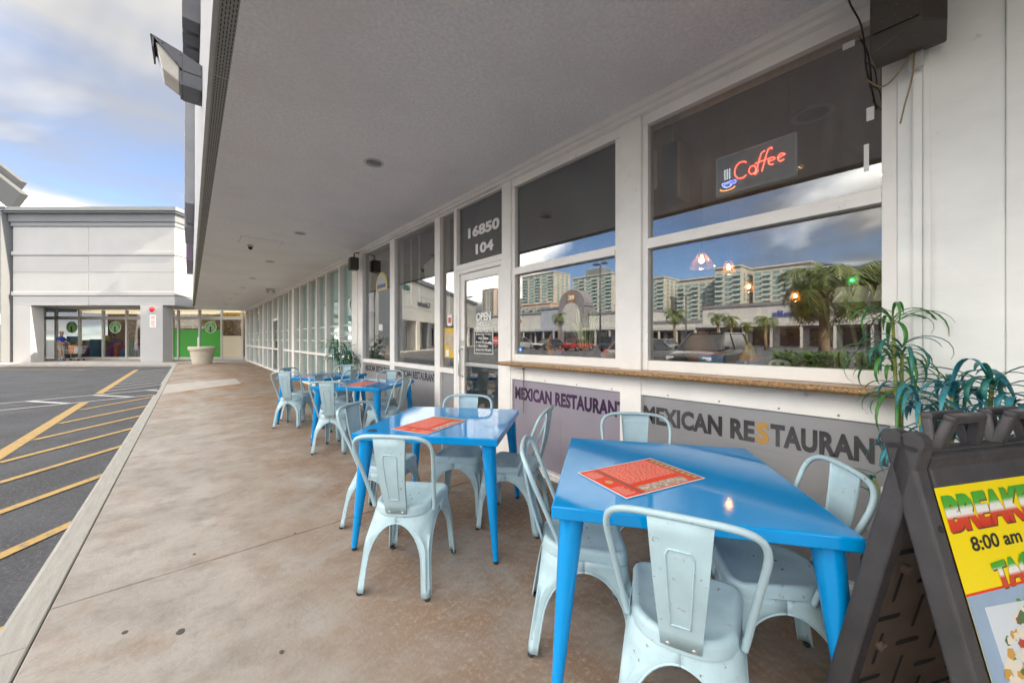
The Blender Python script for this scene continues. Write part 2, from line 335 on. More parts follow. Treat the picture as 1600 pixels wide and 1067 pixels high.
# kerb, rounded stones along the lot, then round the corner along the far shops
kerb = bpy.data.objects.new('kerb', None); COL.objects.link(kerb); kerb['kind'] = 'structure'
cps, sps = math.cos(PSI), math.sin(PSI)
def FR(xr, zc, z=0.0): return (xr * cps + zc * sps, -xr * sps + zc * cps, z)
def kerb_piece(a, b, w=0.142):
    a, b = Vector((*a, 0)), Vector((*b, 0)); t_ = (b - a).normalized(); n_ = Vector((-t_.y, t_.x, 0))
    prof = [(0, GZ - .05), (0, -0.004), (0.006, 0.001), (w - .03, -0.001), (w - .01, -0.010), (w, -0.03), (w + .012, GZ - .05)]
    MB().rings([[p + n_ * u + Vector((0, 0, z)) for u, z in prof] for p in (a + t_ * .002, b - t_ * .002)]).build('kerb_stone', 'kerb_concrete', kerb)
KI = -0.534
ys = [-30, -20, -9, -6, -3, -0.2, 2.62, 5.6, 8.6, 11.6, 12.4]
for y0, y1 in zip(ys, ys[1:]): kerb_piece((KI, y0), (KI, y1))
kerb_piece((KI, 12.4), (KI, 15.05), 0.10)
for y0, y1 in ((15.05, 18), (18, 21), (21, 24), (24, 26.3)): kerb_piece((KI, y0), (KI, y1))
A = Vector((KI, 26.3, 0)); cpts = [(KI, 26.3), (KI - .1, 26.75), (KI - .42, 27.05)]
for a, b in zip(cpts, cpts[1:]): kerb_piece(a, b)
e0 = FR(-18.5, 19.85); 
xs = [-18.05, -21, -24, -27, -30, -34, -38, -44, -52, -60]
last = cpts[-1]
for a, b in zip(xs, xs[1:]):
    p = last if last else FR(a, 20.0)[:2]; q = FR(b, 20.0)[:2]; kerb_piece(p, q); last = None
# far sidewalk in front of the far shops
fs = [FR(-62, 20.02)[:2], cpts[-1], (KI - .1, 26.75), (KI, 26.3), (KX - .005, far_y(KX) + .004), (WX, far_y(WX) + .004), (WX + .3, far_y(WX + .3, 24.6)), FR(-62, 24.6)[:2]]
fs = [(x, y) for x, y in fs]
slab(fs, 'patch_concrete')

# painted lines, each a thin sheet on the asphalt
paint = bpy.data.objects.new('road_markings', None); COL.objects.link(paint); paint['kind'] = 'structure'
def stripe(a, b, w_, m, z=GZ + 0.004, name='painted_line'):
    a, b = Vector(a), Vector(b); t_ = (b - a).normalized(); n_ = Vector((-t_.y, t_.x)) * w_ / 2
    MB().quad((*(a - n_), z), (*(b - n_), z), (*(b + n_), z), (*(a + n_), z)).build(name, m, paint)
stripe((-1.79, 1.5), (-1.86, 13.15), .15, 'stripe_yellow'); stripe((-1.86, 14.85), (-1.93, 25.15), .15, 'stripe_yellow')
for y in (1.7, 3.15, 4.55, 5.98, 7.33, 8.66, 10.05, 11.7):
    stripe((-1.72, y), (-0.69, y + 1.42), .095, 'stripe_yellow', GZ + .008)
for k in range(9):
    y = 15.35 + k * 1.02; stripe((-1.82, y), (-0.69, y + 1.15), .075, 'stripe_white', GZ + .008)
stripe((-9, 12.2), (-0.69, 14.98), .12, 'stripe_white', GZ + .012) if False else None
stripe((-12.0, 10.6), (-0.72, 14.95), .09, 'stripe_white', GZ + .012); stripe((-12.0, 9.15), (-0.72, 13.5), .09, 'stripe_white', GZ + .012)
for k in range(11):
    x = -0.95 - k * .98; y = 14.86 - k * .378; stripe((x, y), (x + .82, y - 1.14), .14, 'stripe_white', GZ + .016)
p0 = FR(-20.55, 17.75)[:2]; stripe(p0, FR(-52, 17.75)[:2], .13, 'stripe_yellow')
for k in range(13): stripe(FR(-20.9 - k * 2.35, 17.8)[:2], FR(-20.3 - k * 2.35, 19.75)[:2], .11, 'stripe_yellow', GZ + .008)
# parking bays farther out in the lot
for k in range(16): stripe((-9.5, -14 + 2.7 * k), (-14.5, -14 + 2.7 * k), .1, 'stripe_white')
for k in range(22): stripe((-27, -10 + 2.7 * k), (-37, -10 + 2.7 * k), .1, 'stripe_white')

# ------------------------------------------------------------------ plaza building: mass above and behind the shopfronts
CZ = 3.165; FT = 5.5; Y0, Y1 = -30.0, 29.4
pb = thing('plaza_building', 'long white shopping plaza with a deep stucco canopy over the walkway', 'building', (6, 10, 0))
def yclip(x): return far_y(x, 24.1)
MB().prism([(0.205, Y0), (2.9, Y0), (2.9, yclip(2.9)), (0.205, yclip(.205) - 2.0)], CZ, CZ + .3).build('soffit', 'soffit_stucco', pb)
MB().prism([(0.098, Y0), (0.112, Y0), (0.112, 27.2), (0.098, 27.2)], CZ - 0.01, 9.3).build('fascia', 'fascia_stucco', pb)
MB().box(0.112, 0.119, Y0, 27.2, CZ - .018, CZ + .02).box(0.092, .1115, Y0, 27.2, CZ - .018, CZ - .0105).build('drip_edge', mat('drip_metal', (0.40, 0.42, 0.40), .4, var=.1), pb)
vs_ = MB().box(0.119, 0.2045, Y0, 27.2, CZ + .0, CZ + .04).build('vent_strip', 'grey_trim', pb)
sl = MB()
for r_ in range(5):
    x = .131 + r_ * .0155
    for k in range(int((14 - 1.2) / .043)):
        y = 1.2 + k * .043 + (r_ % 2) * .012; sl.quad((x, y, CZ - .0012), (x + .0048, y, CZ - .0012), (x + .0048, y + .03, CZ - .0012), (x, y + .03, CZ - .0012))
for r_ in range(5): sl.quad((.131 + r_ * .0155, 14, CZ - .0012), (.1345 + r_ * .0155, 14, CZ - .0012), (.1345 + r_ * .0155, 27, CZ - .0012), (.131 + r_ * .0155, 27, CZ - .0012))
sl.build('vent_slots', 'dark_slot', pb, kind='stuff')
for y in (3.25, 6.3, 9.3, 12.3, 18.3): MB().box(.117, .206, y, y + .012, CZ - .004, CZ + .02).build('vent_joint', 'drip_metal', pb)
MB().prism([(0.115, Y0), (12, Y0), (12, 36), (2.95, 36), (2.9, yclip(2.9)), (.115, 27.2)], CZ + .31, FT - .05).build('roof', mat('roof_grey', (0.35, 0.35, 0.36), .9), pb)
MB().box(.1155, .45, Y0, 27.2, FT - .045, 9.29).build('parapet', 'roof_grey', pb)
MB().box(11.7, 12, Y0, 36, GZ, CZ + .3).build('rear_wall', 'interior_dark', pb)
for a, b in ((-0.55, -0.45), (8.02, 8.12), (15.2, 15.3)): MB().box(2.85, 11.69, a, b, GZ, CZ + .3).build('partition', 'interior_dark', pb)
MB().box(2.70, 11.69, Y0, 36, GZ, -0.004).build('shop_floor', 'tile_floor', pb)
MB().box(2.905, 11.69, -0.44, 8.01, 3.06, CZ + .3).build('shop_ceiling', 'interior_ceiling', pb)
MB().box(2.905, 11.69, 8.13, 36, 3.12, CZ + .3).build('shop_ceiling', mat('clinic_ceiling', (.6, .6, .58), .9), pb)
# access hatches in the soffit
for (a, b, c, d) in ((0.69, 1.32, 8.05, 8.64), (.72, 1.3, 18.2, 18.9)):
    MB().box(a, b, c, d, CZ - .004, CZ + .01).build('access_hatch', 'soffit_stucco', pb, bevel=.002)
    MB().box(a - .006, b + .006, c - .006, d + .006, CZ - .0015, CZ + .012).build('hatch_gap', 'grey_trim', pb)

# ------------------------------------------------------------------ restaurant shopfront
rs = thing('restaurant_storefront', 'white framed restaurant shopfront with large windows, door 104 and granite sill', 'storefront', (2.70, 3.8, 0))
FX = 2.66
P = 'cream_paint'
def part(name, box, m=P, bevel=.003, parent=rs, **k): return MB().box(*box).build(name, m, parent, bevel=bevel, **k)
# crown and head boards
part('crown_moulding', (2.585, FX + .02, -30, 8.02, 3.118, CZ - .001)); part('crown_moulding', (2.615, FX + .02, -30, 8.02, 3.085, 3.1175))
part('head_board', (FX, 2.80, 1.70, 3.06, 3.005, 3.084)); part('head_board', (FX, 2.80, .13, 1.51, 3.005, 3.084)); part('head_board', (FX, 2.80, 3.22, 7.66, 3.062, 3.084))
# posts
for n, a, b, x0, z1 in (('post', 1.512, 1.698, 2.645, 3.084), ('post', 3.065, 3.215, 2.645, 3.084), ('mullion', 4.165, 4.235, 2.655, 3.0615), ('mullion', 4.592, 4.742, 2.65, 3.0615), ('mullion', 6.128, 6.318, 2.65, 3.0615), ('post', 7.66, 7.92, 2.64, 3.084)):
    part(n, (x0, 2.82, a, b, .06 if n == 'mullion' else 0.0, z1))
# big windows over the sill
def pane(a, b, z0, z1, m='shop_glass', x=2.705, name='pane', parent=rs): return MB().box(x, x + .006, a, b, z0, z1).build(name, m, parent)
for (a, b) in ((1.70, 3.063), (.13, 1.51)):
    part('frame_stile', (2.665, 2.76, a, a + .055, 1.108, 3.0045)); part('frame_stile', (2.665, 2.76, b - .045, b, 1.108, 3.0045))
    part('transom_bar', (2.655, 2.76, a + .0555, b - .0455, 2.045, 2.09)); part('transom_bar', (2.668, 2.76, a + .0555, b - .0455, 2.0905, 2.125))
    part('bottom_rail', (2.668, 2.76, a + .0555, b - .0455, 1.108, 1.185))
    part('pane', (2.705, 2.711, a + .05, b - .04, 1.18, 2.05), 'shop_glass', 0); part('pane', (2.705, 2.711, a + .05, b - .04, 2.12, 3.01), 'shop_glass', 0)
MB().box(2.716, 2.722, 1.76, 3.015, 2.128, 3.0).build('window_film', 'black_film', rs)
sill = MB(); prof = [(2.50, 1.072), (2.49, 1.082), (2.49, 1.096), (2.50, 1.107), (2.668, 1.1075), (2.668, 1.068), (2.505, 1.068)]
sill.rings([[(x, y, z) for x, z in prof] for y in (.085, 3.10)]); sill.build('granite_sill', 'granite', rs, bevel=.003)
part('apron_board', (2.652, 2.74, .1295, 3.064, .915, 1.0675)); 
for y in (.35, .62, .95, 1.3, 1.78, 2.15, 2.55, 2.9): MB().lathe([(.007, 0), (.005, .003)], 8).xf(Matrix.Translation((2.652, y, .935)) @ Matrix.Rotation(-R(90), 4, 'Y')).build('screw', 'grey_trim', rs)
part('panel_post', (2.652, 2.74, 1.53, 1.622, .06, .9145)); part('panel_post', (2.652, 2.74, 3.045, 3.0645, .06, .9145)); part('panel_post', (2.648, 2.74, .1295, .155, .06, .9145))
part('frosted_panel', (2.672, 2.69, 1.6225, 3.0445, .06, .9145), 'frost_violet', 0); part('frosted_panel', (2.672, 2.69, .1555, 1.5295, .06, .9145), 'frost_grey', 0)
part('panel_seam', (2.6705, 2.6715, 1.6225, 3.0445, .665, .668), 'grey_trim', 0); part('panel_seam', (2.6705, 2.6715, .1555, 1.5295, .665, .668), 'grey_trim', 0); part('panel_seam', (2.6705, 2.6715, 2.36, 2.363, .06, .664), 'grey_trim', 0)
for (a, b) in ((-.45, 1.504), (1.506, 3.064)):
    part('base_trim', (2.60, 2.67, a, b, 0.0, .035)); part('base_trim', (2.622, 2.67, a, b, .0352, .06))
text('MEXICAN RESTAURANT', .15, wallM(3.015, .70, 2.6705, rs), 'letter_purple', rs, width=1.355, height=.135, bold=.045, space=1.05)
text('MEXICAN RE', .15, wallM(1.50, .70, 2.6705, rs), 'letter_dark', rs, width=.75, height=.135, bold=.045, space=1.05)
text('S', .15, wallM(.742, .70, 2.6705, rs), 'letter_amber', rs, width=.068, height=.135, bold=.045)
text('TAURANT', .15, wallM(.666, .70, 2.6705, rs), 'letter_dark', rs, width=.53, height=.135, bold=.045, space=1.05)
# windows left of the door, frosted below
for a, b in ((4.742, 6.128), (6.318, 7.66)):
    part('pane', (2.705, 2.711, a, b, .955, 3.062), 'shop_glass', 0); part('frosted_panel', (2.69, 2.705, a, b, .06, .885), 'frost_grey', 0)
    part('rail', (2.648, 2.76, a + .0005, b - .0005, .885, .955)); part('bottom_rail', (2.655, 2.76, a + .0005, b - .0005, .0, .0595))
part('pane', (2.705, 2.711, 4.235, 4.592, .955, 3.062), 'shop_glass', 0); part('frosted_panel', (2.69, 2.705, 4.235, 4.592, .06, .885), 'frost_grey', 0); part('rail', (2.648, 2.76, 4.2355, 4.5915, .885, .955)); part('bottom_rail', (2.655, 2.76, 4.2355, 4.5915, 0, .0595))
text('MEXICAN RESTAURANT', .15, wallM(6.08, .715, 2.689, rs), 'letter_dark', rs, width=1.32, height=.125, bold=.045)
text('MEXICAN RESTAURANT', .15, wallM(7.62, .715, 2.689, rs), 'letter_dark', rs, width=1.28, height=.125, bold=.045)
# transom over the door with the street number
part('transom_bar', (2.65, 2.78, 3.2155, 4.1645, 2.245, 2.312)); part('pane', (2.705, 2.711, 3.216, 4.164, 2.30, 3.062), 'shop_glass', 0); part('window_film', (2.716, 2.722, 3.216, 4.164, 2.313, 3.061), 'black_film', 0)
text('16850', .2, wallM(3.965, 2.635, 2.7035, rs), 'letter_white', rs, width=.64, height=.135, bold=.045, name='street_number'); text('104', .2, wallM(3.80, 2.405, 2.7035, rs), 'letter_white', rs, width=.36, height=.13, bold=.045, name='unit_number')
# door
part('door_jamb', (2.66, 2.78, 3.2155, 3.262, 0, 2.2445)); part('door_jamb', (2.66, 2.78, 4.118, 4.1645, 0, 2.2445)); part('door_head', (2.66, 2.78, 3.2625, 4.1175, 2.195, 2.2445))
dr = MB().box(2.69, 2.735, 3.265, 3.335, .02, 2.19).box(2.69, 2.735, 4.035, 4.115, .02, 2.19).box(2.69, 2.735, 3.3355, 4.0345, 2.10, 2.19).box(2.69, 2.735, 3.3355, 4.0345, .02, .22).build('door', P, rs, bevel=.003)
def sub(mb, name, m, **k):
    o = mb.build(name, m, None, **k); o.data.transform(Matrix.Translation(-absloc(dr))); o.parent = dr; return o
sub(MB().box(2.71, 2.716, 3.33, 4.04, .2, 2.11), 'door_pane', 'shop_glass')
sub(MB().tube([(2.69, 4.075, .86), (2.635, 4.075, .88), (2.635, 4.075, 1.20), (2.69, 4.075, 1.22)], .012, 8), 'pull_handle', 'steel', smooth=True)
sub(MB().box(2.70, 2.73, 3.3355, 4.0345, 1.0, 1.045), 'push_bar', 'steel', bevel=.004)
sub(MB().box(2.683, 2.69, 4.05, 4.10, 1.26, 1.33), 'lock_plate', 'steel')
def dtext(s, y, z, h, wd, bold=.02, m='letter_white'): return text(s, .1, wallM(y, z, 2.7085, dr), m, dr, width=wd, height=h, bold=bold, align='CENTER', kind='stuff' if h < .04 else None)
dtext('OPEN', 3.645, 1.575, .10, .30, .04); dtext('-HOURS-', 3.645, 1.505, .05, .27, .04)
part('hours_border', (2.7075, 2.709, 3.452, 3.46, 1.165, 1.49), 'letter_white', 0); part('hours_border', (2.7075, 2.709, 3.83, 3.838, 1.165, 1.49), 'letter_white', 0); part('hours_border', (2.7075, 2.709, 3.4605, 3.8295, 1.482, 1.49), 'letter_white', 0); part('hours_border', (2.7075, 2.709, 3.4605, 3.8295, 1.165, 1.173), 'letter_white', 0)
for i, s_ in enumerate(('Mon - Thu', '8 am to 10 pm', 'Fri - Sat', '8 am to 11 pm', 'Sunday', '8 am to 10 pm')): dtext(s_, 3.645, 1.44 - i * .048, .028, .20 if i % 2 == 0 else .31, .03)
stk = MB().lathe([(.05, 0), (.05, .0015)], 20).xf(Matrix.Translation((2.7085, 3.40, 1.33)) @ Matrix.Rotation(-R(90), 4, 'Y')); part_o = stk.build('push_sticker', mat('sticker_red', (.55, .05, .04), .4), rs)
text('PUSH', .1, wallM(3.40, 1.32, 2.7065, rs), 'letter_white', rs, width=.075, height=.02, align='CENTER')
part('threshold', (2.62, 2.78, 3.2155, 4.1645, 0.0, .018), 'steel')
# posters and stickers on the glass
yp = part('yellow_poster', (2.7025, 2.7045, 4.262, 4.55, 1.09, 1.50), mat('poster_yellow', (.72, .45, .03), .5, var=.1, vscale=8), 0)
part('poster_picture', (2.7015, 2.702, 4.29, 4.40, 1.20, 1.42), 'food', 0); part('poster_picture', (2.7015, 2.702, 4.42, 4.53, 1.26, 1.44), 'food', 0); part('poster_picture', (2.7015, 2.702, 4.43, 4.52, 1.11, 1.20), 'print_white', 0)
part('paper_tag', (2.7025, 2.7045, 4.36, 4.47, 1.53, 1.68), 'print_white', 0); part('paper_tag', (2.7015, 2.702, 4.38, 4.45, 1.57, 1.645), 'sticker_red', 0)
MB().lathe([(.035, 0), (.035, .0012)], 18).xf(Matrix.Translation((2.704, 2.965, 1.235)) @ Matrix.Rotation(-R(90), 4, 'Y')).build('blue_sticker', mat('sticker_blue', (.01, .22, .62), .4), rs)
MB().lathe([(.016, 0), (.016, .0006)], 10).xf(Matrix.Translation((2.7026, 2.965, 1.235)) @ Matrix.Rotation(-R(90), 4, 'Y')).build('sticker_mark', 'letter_white', rs)
part('paper_scrap', (2.7025, 2.7045, .215, .245, 2.50, 2.57), 'print_white', 0); part('paper_scrap', (2.7025, 2.7045, .235, .255, 2.24, 2.38), 'print_white', 0); part('paper_scrap', (2.7025, 2.7045, .29, .34, 2.93, 2.965), 'print_white', 0)
# beer style arch sign on the glass
a_ = MB().prism([(6.55, 0), (7.09, 0)] + [(6.82 + .27 * math.cos(q), .10 + .24 * math.sin(q)) for q in [i * math.pi / 12 for i in range(13)]], 0, .004)
a_.v = [(2.7 + z - .001, y, 2.255 + u) for y, u, z in a_.v]; a_.build('arch_decal', mat('decal_yellow', (.70, .48, .06), .4), rs)
b_ = MB().prism([(6.60, 0), (7.04, 0)] + [(6.82 + .22 * math.cos(q), .09 + .19 * math.sin(q)) for q in [i * math.pi / 12 for i in range(13)]], 0, .001)
b_.v = [(2.6975 + z, y, 2.275 + u) for y, u, z in b_.v]; b_.build('arch_decal_face', mat('decal_blue', (.42, .48, .50), .4), rs)
part('decal_bar', (2.6955, 2.697, 6.62, 7.02, 2.30, 2.37), mat('decal_navy', (.05, .08, .2), .4), 0)
# chain hanging from the apron
ch = MB()
for k in range(24):
    q = MB().tube([(.006 * math.cos(a), 0, .011 * math.sin(a)) for a in [i * math.pi / 4 for i in range(8)]], .0022, 5, closed=True); q.xf(Matrix.Translation((2.642, 2.85, 1.02 - k * .019)) @ Matrix.Rotation(R(90) * (k % 2) + .4, 4, 'Z')); ch.add(q.v, q.f)
ch.lathe([(.018, 0), (.018, .01)], 10, (2.64, 2.85, 1.03))
tag(ch.build('chain', 'rusty_iron'), 'thin rusty chain hanging from the white board under the granite sill', 'chain')

# right pier, conduit and next bay
pr = thing('wall_pier', 'white plastered wall pier with boxed conduit right of the large window', 'wall', (2.70, -.1, 0))
MB().box(2.652, 2.9, -.195, .129, .0605, 3.084).build('plaster', 'pier_paint', pr, bevel=.003)
MB().box(2.618, 2.652, .045, .078, .0605, 2.70).build('conduit', 'pier_paint', pr, bevel=.006); MB().box(2.634, 2.652, .018, .044, .0605, 2.72).build('conduit', 'pier_paint', pr, bevel=.005)
MB().box(2.632, 2.9, -.26, -.1955, .0605, 3.084).build('corner_trim', 'pier_paint', pr, bevel=.004)
nb = thing('neighbour_window', 'dark shop window at the far right edge beyond the pier', 'window', (2.70, -4, 0))
MB().box(2.705, 2.711, -30, -.261, .3, 3.0845).build('pane', 'shop_glass', nb); MB().box(2.66, 2.78, -30, -.261, 2.05, 2.12).build('transom_bar', P, nb); MB().box(2.66, 2.78, -30, -.261, 0, .2995).build('kick_plate', P, nb)
MB().box(2.75, 2.76, -1.4, -.45, .6, 1.0).build('display_board', mat('magenta_board', (.45, .02, .22), .5), nb)

# ------------------------------------------------------------------ clinic shopfront
cl = thing('clinic_storefront', 'long row of tall white mullioned windows of the shop past the restaurant', 'storefront', (2.72, 18, 0))
CW = 2.72
MB().box(2.60, 2.68, 8.03, 29.0, 3.10, CZ - .001).build('head_trim', 'soffit_stucco', cl); MB().box(2.66, 2.8, 8.03, 29.0, 3.06, 3.0995).build('head_rail', P, cl)
MB().box(2.62, 2.8, 7.921, 8.25, 0, 3.0595).build('pier', P, cl, bevel=.003)
ms = [8.25, 9.28, 10.40, 11.38, 12.36, 13.44, 14.50, 15.22, 16.25, 17.3, 18.75, 20.0, 21.4, 22.75, 24.8, 26.7, 28.3]
thick = {14.50: .36, 21.4: .22}
for i, (a, b) in enumerate(zip(ms, ms[1:])):
    w_ = thick.get(a, .085); g0 = a + (w_ / 2 if i else 0)
    if i: MB().box(2.655, 2.83, a - w_ / 2, a + w_ / 2, 0, 3.0595).build('mullion', P, cl, bevel=.003)
    g1 = b - thick.get(b, .085) / 2
    MB().box(2.75, 2.756, g0, g1, .0, 3.06).build('pane', 'clinic_glass', cl)
    if i != 8: MB().box(2.665, 2.78, g0 + .0005, g1 - .0005, .905, .965).build('rail', P, cl, bevel=.002)
    MB().box(2.64, 2.78, g0 + .0005, g1 - .0005, 0, .05).build('bottom_rail', P, cl, bevel=.002)
    for z in (1.29, 1.655): MB().box(2.7475, 2.7495, g0, g1, z, z + .022).build('film_stripe', 'letter_white', cl)
    # vertical blinds behind the glass, one slat a piece
    if i < 7:
        n_ = 7
        for k in range(n_):
            y = g0 + (g1 - g0) * (k + .5) / n_
            q = MB().box(-.002, .002, -.07, .07, .1, 3.03); q.xf(Matrix.Translation((2.835, y, 0)) @ Matrix.Rotation(R(8 if k % 3 else 14), 4, 'Z')); q.build('blind_slat', 'blind', cl)
    else:
        MB().box(2.835, 2.84, g0 + .05, g1 - .05, .1, 3.0).build('roller_blind', 'blind' if i % 2 else mat('blind_dim', (.5, .5, .5), .8), cl)
MB().box(2.655, 2.80, 28.35, 29.0, 0, 3.0595).build('end_pier', 'white_paint', cl)
gd = MB().box(2.665, 2.70, 17.36, 17.44, .05, 2.2).box(2.665, 2.70, 18.62, 18.70, .05, 2.2).box(2.665, 2.70, 17.4405, 18.6195, 2.1, 2.2).build('door_frame', P, cl)
MB().box(2.66, 2.70, 18.4, 18.6, 1.0, 1.25).build('door_notice', 'print_white', cl)
text('CHIROPRACTIC', .15, wallM(9.2, 1.42, 2.746, cl), 'letter_white', cl, width=.9, height=.11, bold=.02); text('PHYSICAL', .15, wallM(10.3, 1.42, 2.746, cl), 'letter_white', cl, width=.9, height=.11, bold=.02)
sp = [(8.62 + .17 * math.sin(q * 1.1), 1.95 + q * .13) for q in [i * .25 for i in range(22)]]
MB().tube([(2.744, y, z) for y, z in sp], [.022 * (1 - .6 * abs(i / 21 - .35)) for i in range(22)], 6).build('spine_emblem', 'letter_white', cl)

# ------------------------------------------------------------------ tables
def rz(p, a): c_, s_ = math.cos(a), math.sin(a); return (p[0] * c_ - p[1] * s_, p[0] * s_ + p[1] * c_, *p[2:])
TS = 0.475
def make_table(label):
    t = thing('metal_table', label, 'table', group='square blue metal tables along the shopfront')
    S = TS
    tb = MB().box(-S, S, -S, S, .704, .75).build('tabletop', 'table_blue', t, bevel=.006, seg=3, w=False)
    for a in range(4):
        rg = []
        for i in range(9):
            u = i / 8; z = .7035 * (1 - u) + .02 * u
            cx = (S - .024) * (1 - u) + (S + .004) * u          # outer corner drifts outwards
            wv = .092 * (1 - u) ** 1.0 + .034 * u; r_ = wv * .42
            ring = []
            for k, (ax, ay) in enumerate(((cx - r_, cx - r_), (cx - wv + r_, cx - r_), (cx - wv + r_, cx - wv + r_), (cx - r_, cx - wv + r_))):
                for j in range(3):
                    an = k * math.pi / 2 + j * math.pi / 4
                    ring.append((ax + r_ * math.cos(an), ay + r_ * math.sin(an), z))
            rg.append([rz(p, a * math.pi / 2) for p in ring])
        lg = MB().rings(rg).build('leg', 'table_blue', t, smooth=50, w=False)
        ft = MB().lathe([(.014, 0), (.0165, .004), (.0165, .021)], 12, (S - .013, S - .013, 0)); ft.v = [rz(p, a * math.pi / 2) for p in ft.v]
        ft.build('foot_cap', 'rubber', lg, w=False)
    return t
TABLES = [((1.641, .80), -54.4, 'nearest blue metal table, in front of the grey frosted panel'), ((1.445, 2.394), -50, 'blue metal table second from the camera, in front of the door'),
          ((1.82, 5.13), -52, 'third blue metal table from the camera, with chairs all round'), ((1.68, 6.70), -60, 'farthest blue metal table, past the third one')]
t0 = make_table(TABLES[0][2])
for i, (c, a, lb) in enumerate(TABLES):
    if i == 0: t0.location = (*c, 0); t0.rotation_euler = (0, 0, R(a))
    else: dup(t0, (*c, 0), R(a), lb)

# ------------------------------------------------------------------ printed menus
def make_menu(label):
    t = thing('menu_sheet', label, 'menu', group='laminated red menus on the tables')
    W_, H_ = .225, .150                                   # half sizes
    MB().box(-W_, W_, -H_, H_, 0, .0016).build('laminate', 'print_white', t, w=False)
    def pr(name, x0, x1, y0, y1, m, k=1): return MB().box(x0, x1, y0, y1, .0016 + .0002 * (k - 1), .0016 + .0002 * k).build(name, m, t, w=False)
    pr('print_ground', -W_ + .006, W_ - .006, -H_ + .006, H_ - .006, 'print_red')
    pr('gold_band', -W_ + .085, -W_ + .10, -H_ + .01, H_ - .01, 'print_dark', 2); pr('title_band', W_ - .045, W_ - .012, -H_ + .012, H_ - .012, 'print_dark', 2)
    ln = MB(); rr = random.Random(3)
    for i in range(20):
        y = H_ - .022 - i * .0092; x = -W_ + .112
        while x < W_ - .06:
            l = .012 + .022 * rr.random(); ln.box(x, min(x + l, W_ - .055), y, y + .003, .0018, .00205); x += l + .006
    for blk in ((H_ - .03, 8), (-.055, 9)):
        for i in range(blk[1]):
            y = blk[0] - i * .009; ln.box(-W_ + .016, -W_ + .055 + .022 * rr.random(), y, y + .003, .0018, .00205)
    ln.build('menu_lines', 'print_pink', t, kind='stuff', w=False)
    for i in range(5): pr('dish_photo', -W_ + .115 + i * .052, -W_ + .163 + i * .052, -H_ + .014, -H_ + .066, 'food', 2)
    for i in range(9): pr('title_letter', W_ - .04, W_ - .018, -H_ + .02 + i * .029, -H_ + .04 + i * .029, 'print_gold', 3)
    MB().lathe([(.017, .0018), (.017, .0021)], 14, (-W_ + .05, .002, 0)).build('crest', 'print_gold', t, w=False)
    return t
MENUS = [((1.485, .852), .7525, -14, 'red laminated menu lying on the nearest blue table'), ((1.272, 2.321), .7525, 22.5, 'red laminated menu lying on the second blue table'),
         ((1.72, 5.0), .7525, 35, 'red menu lying on the third blue table'), ((1.6, 6.65), .7525, 30, 'red menu lying on the farthest blue table')]
m0 = make_menu(MENUS[0][3])
for i, (c, z, a, lb) in enumerate(MENUS):
    if i == 0: m0.location = (*c, z); m0.rotation_euler = (0, 0, R(a))
    else: dup(m0, (*c, z), R(a), lb)
tag(MB().lathe([(.03, 0), (.03, .001)], 16, (.90, 2.425, .7515)).build('table_sticker', mat('sticker_navy', (.02, .03, .08), .3), smooth=False), 'small dark round sticker on the left corner of the second table', 'sticker')

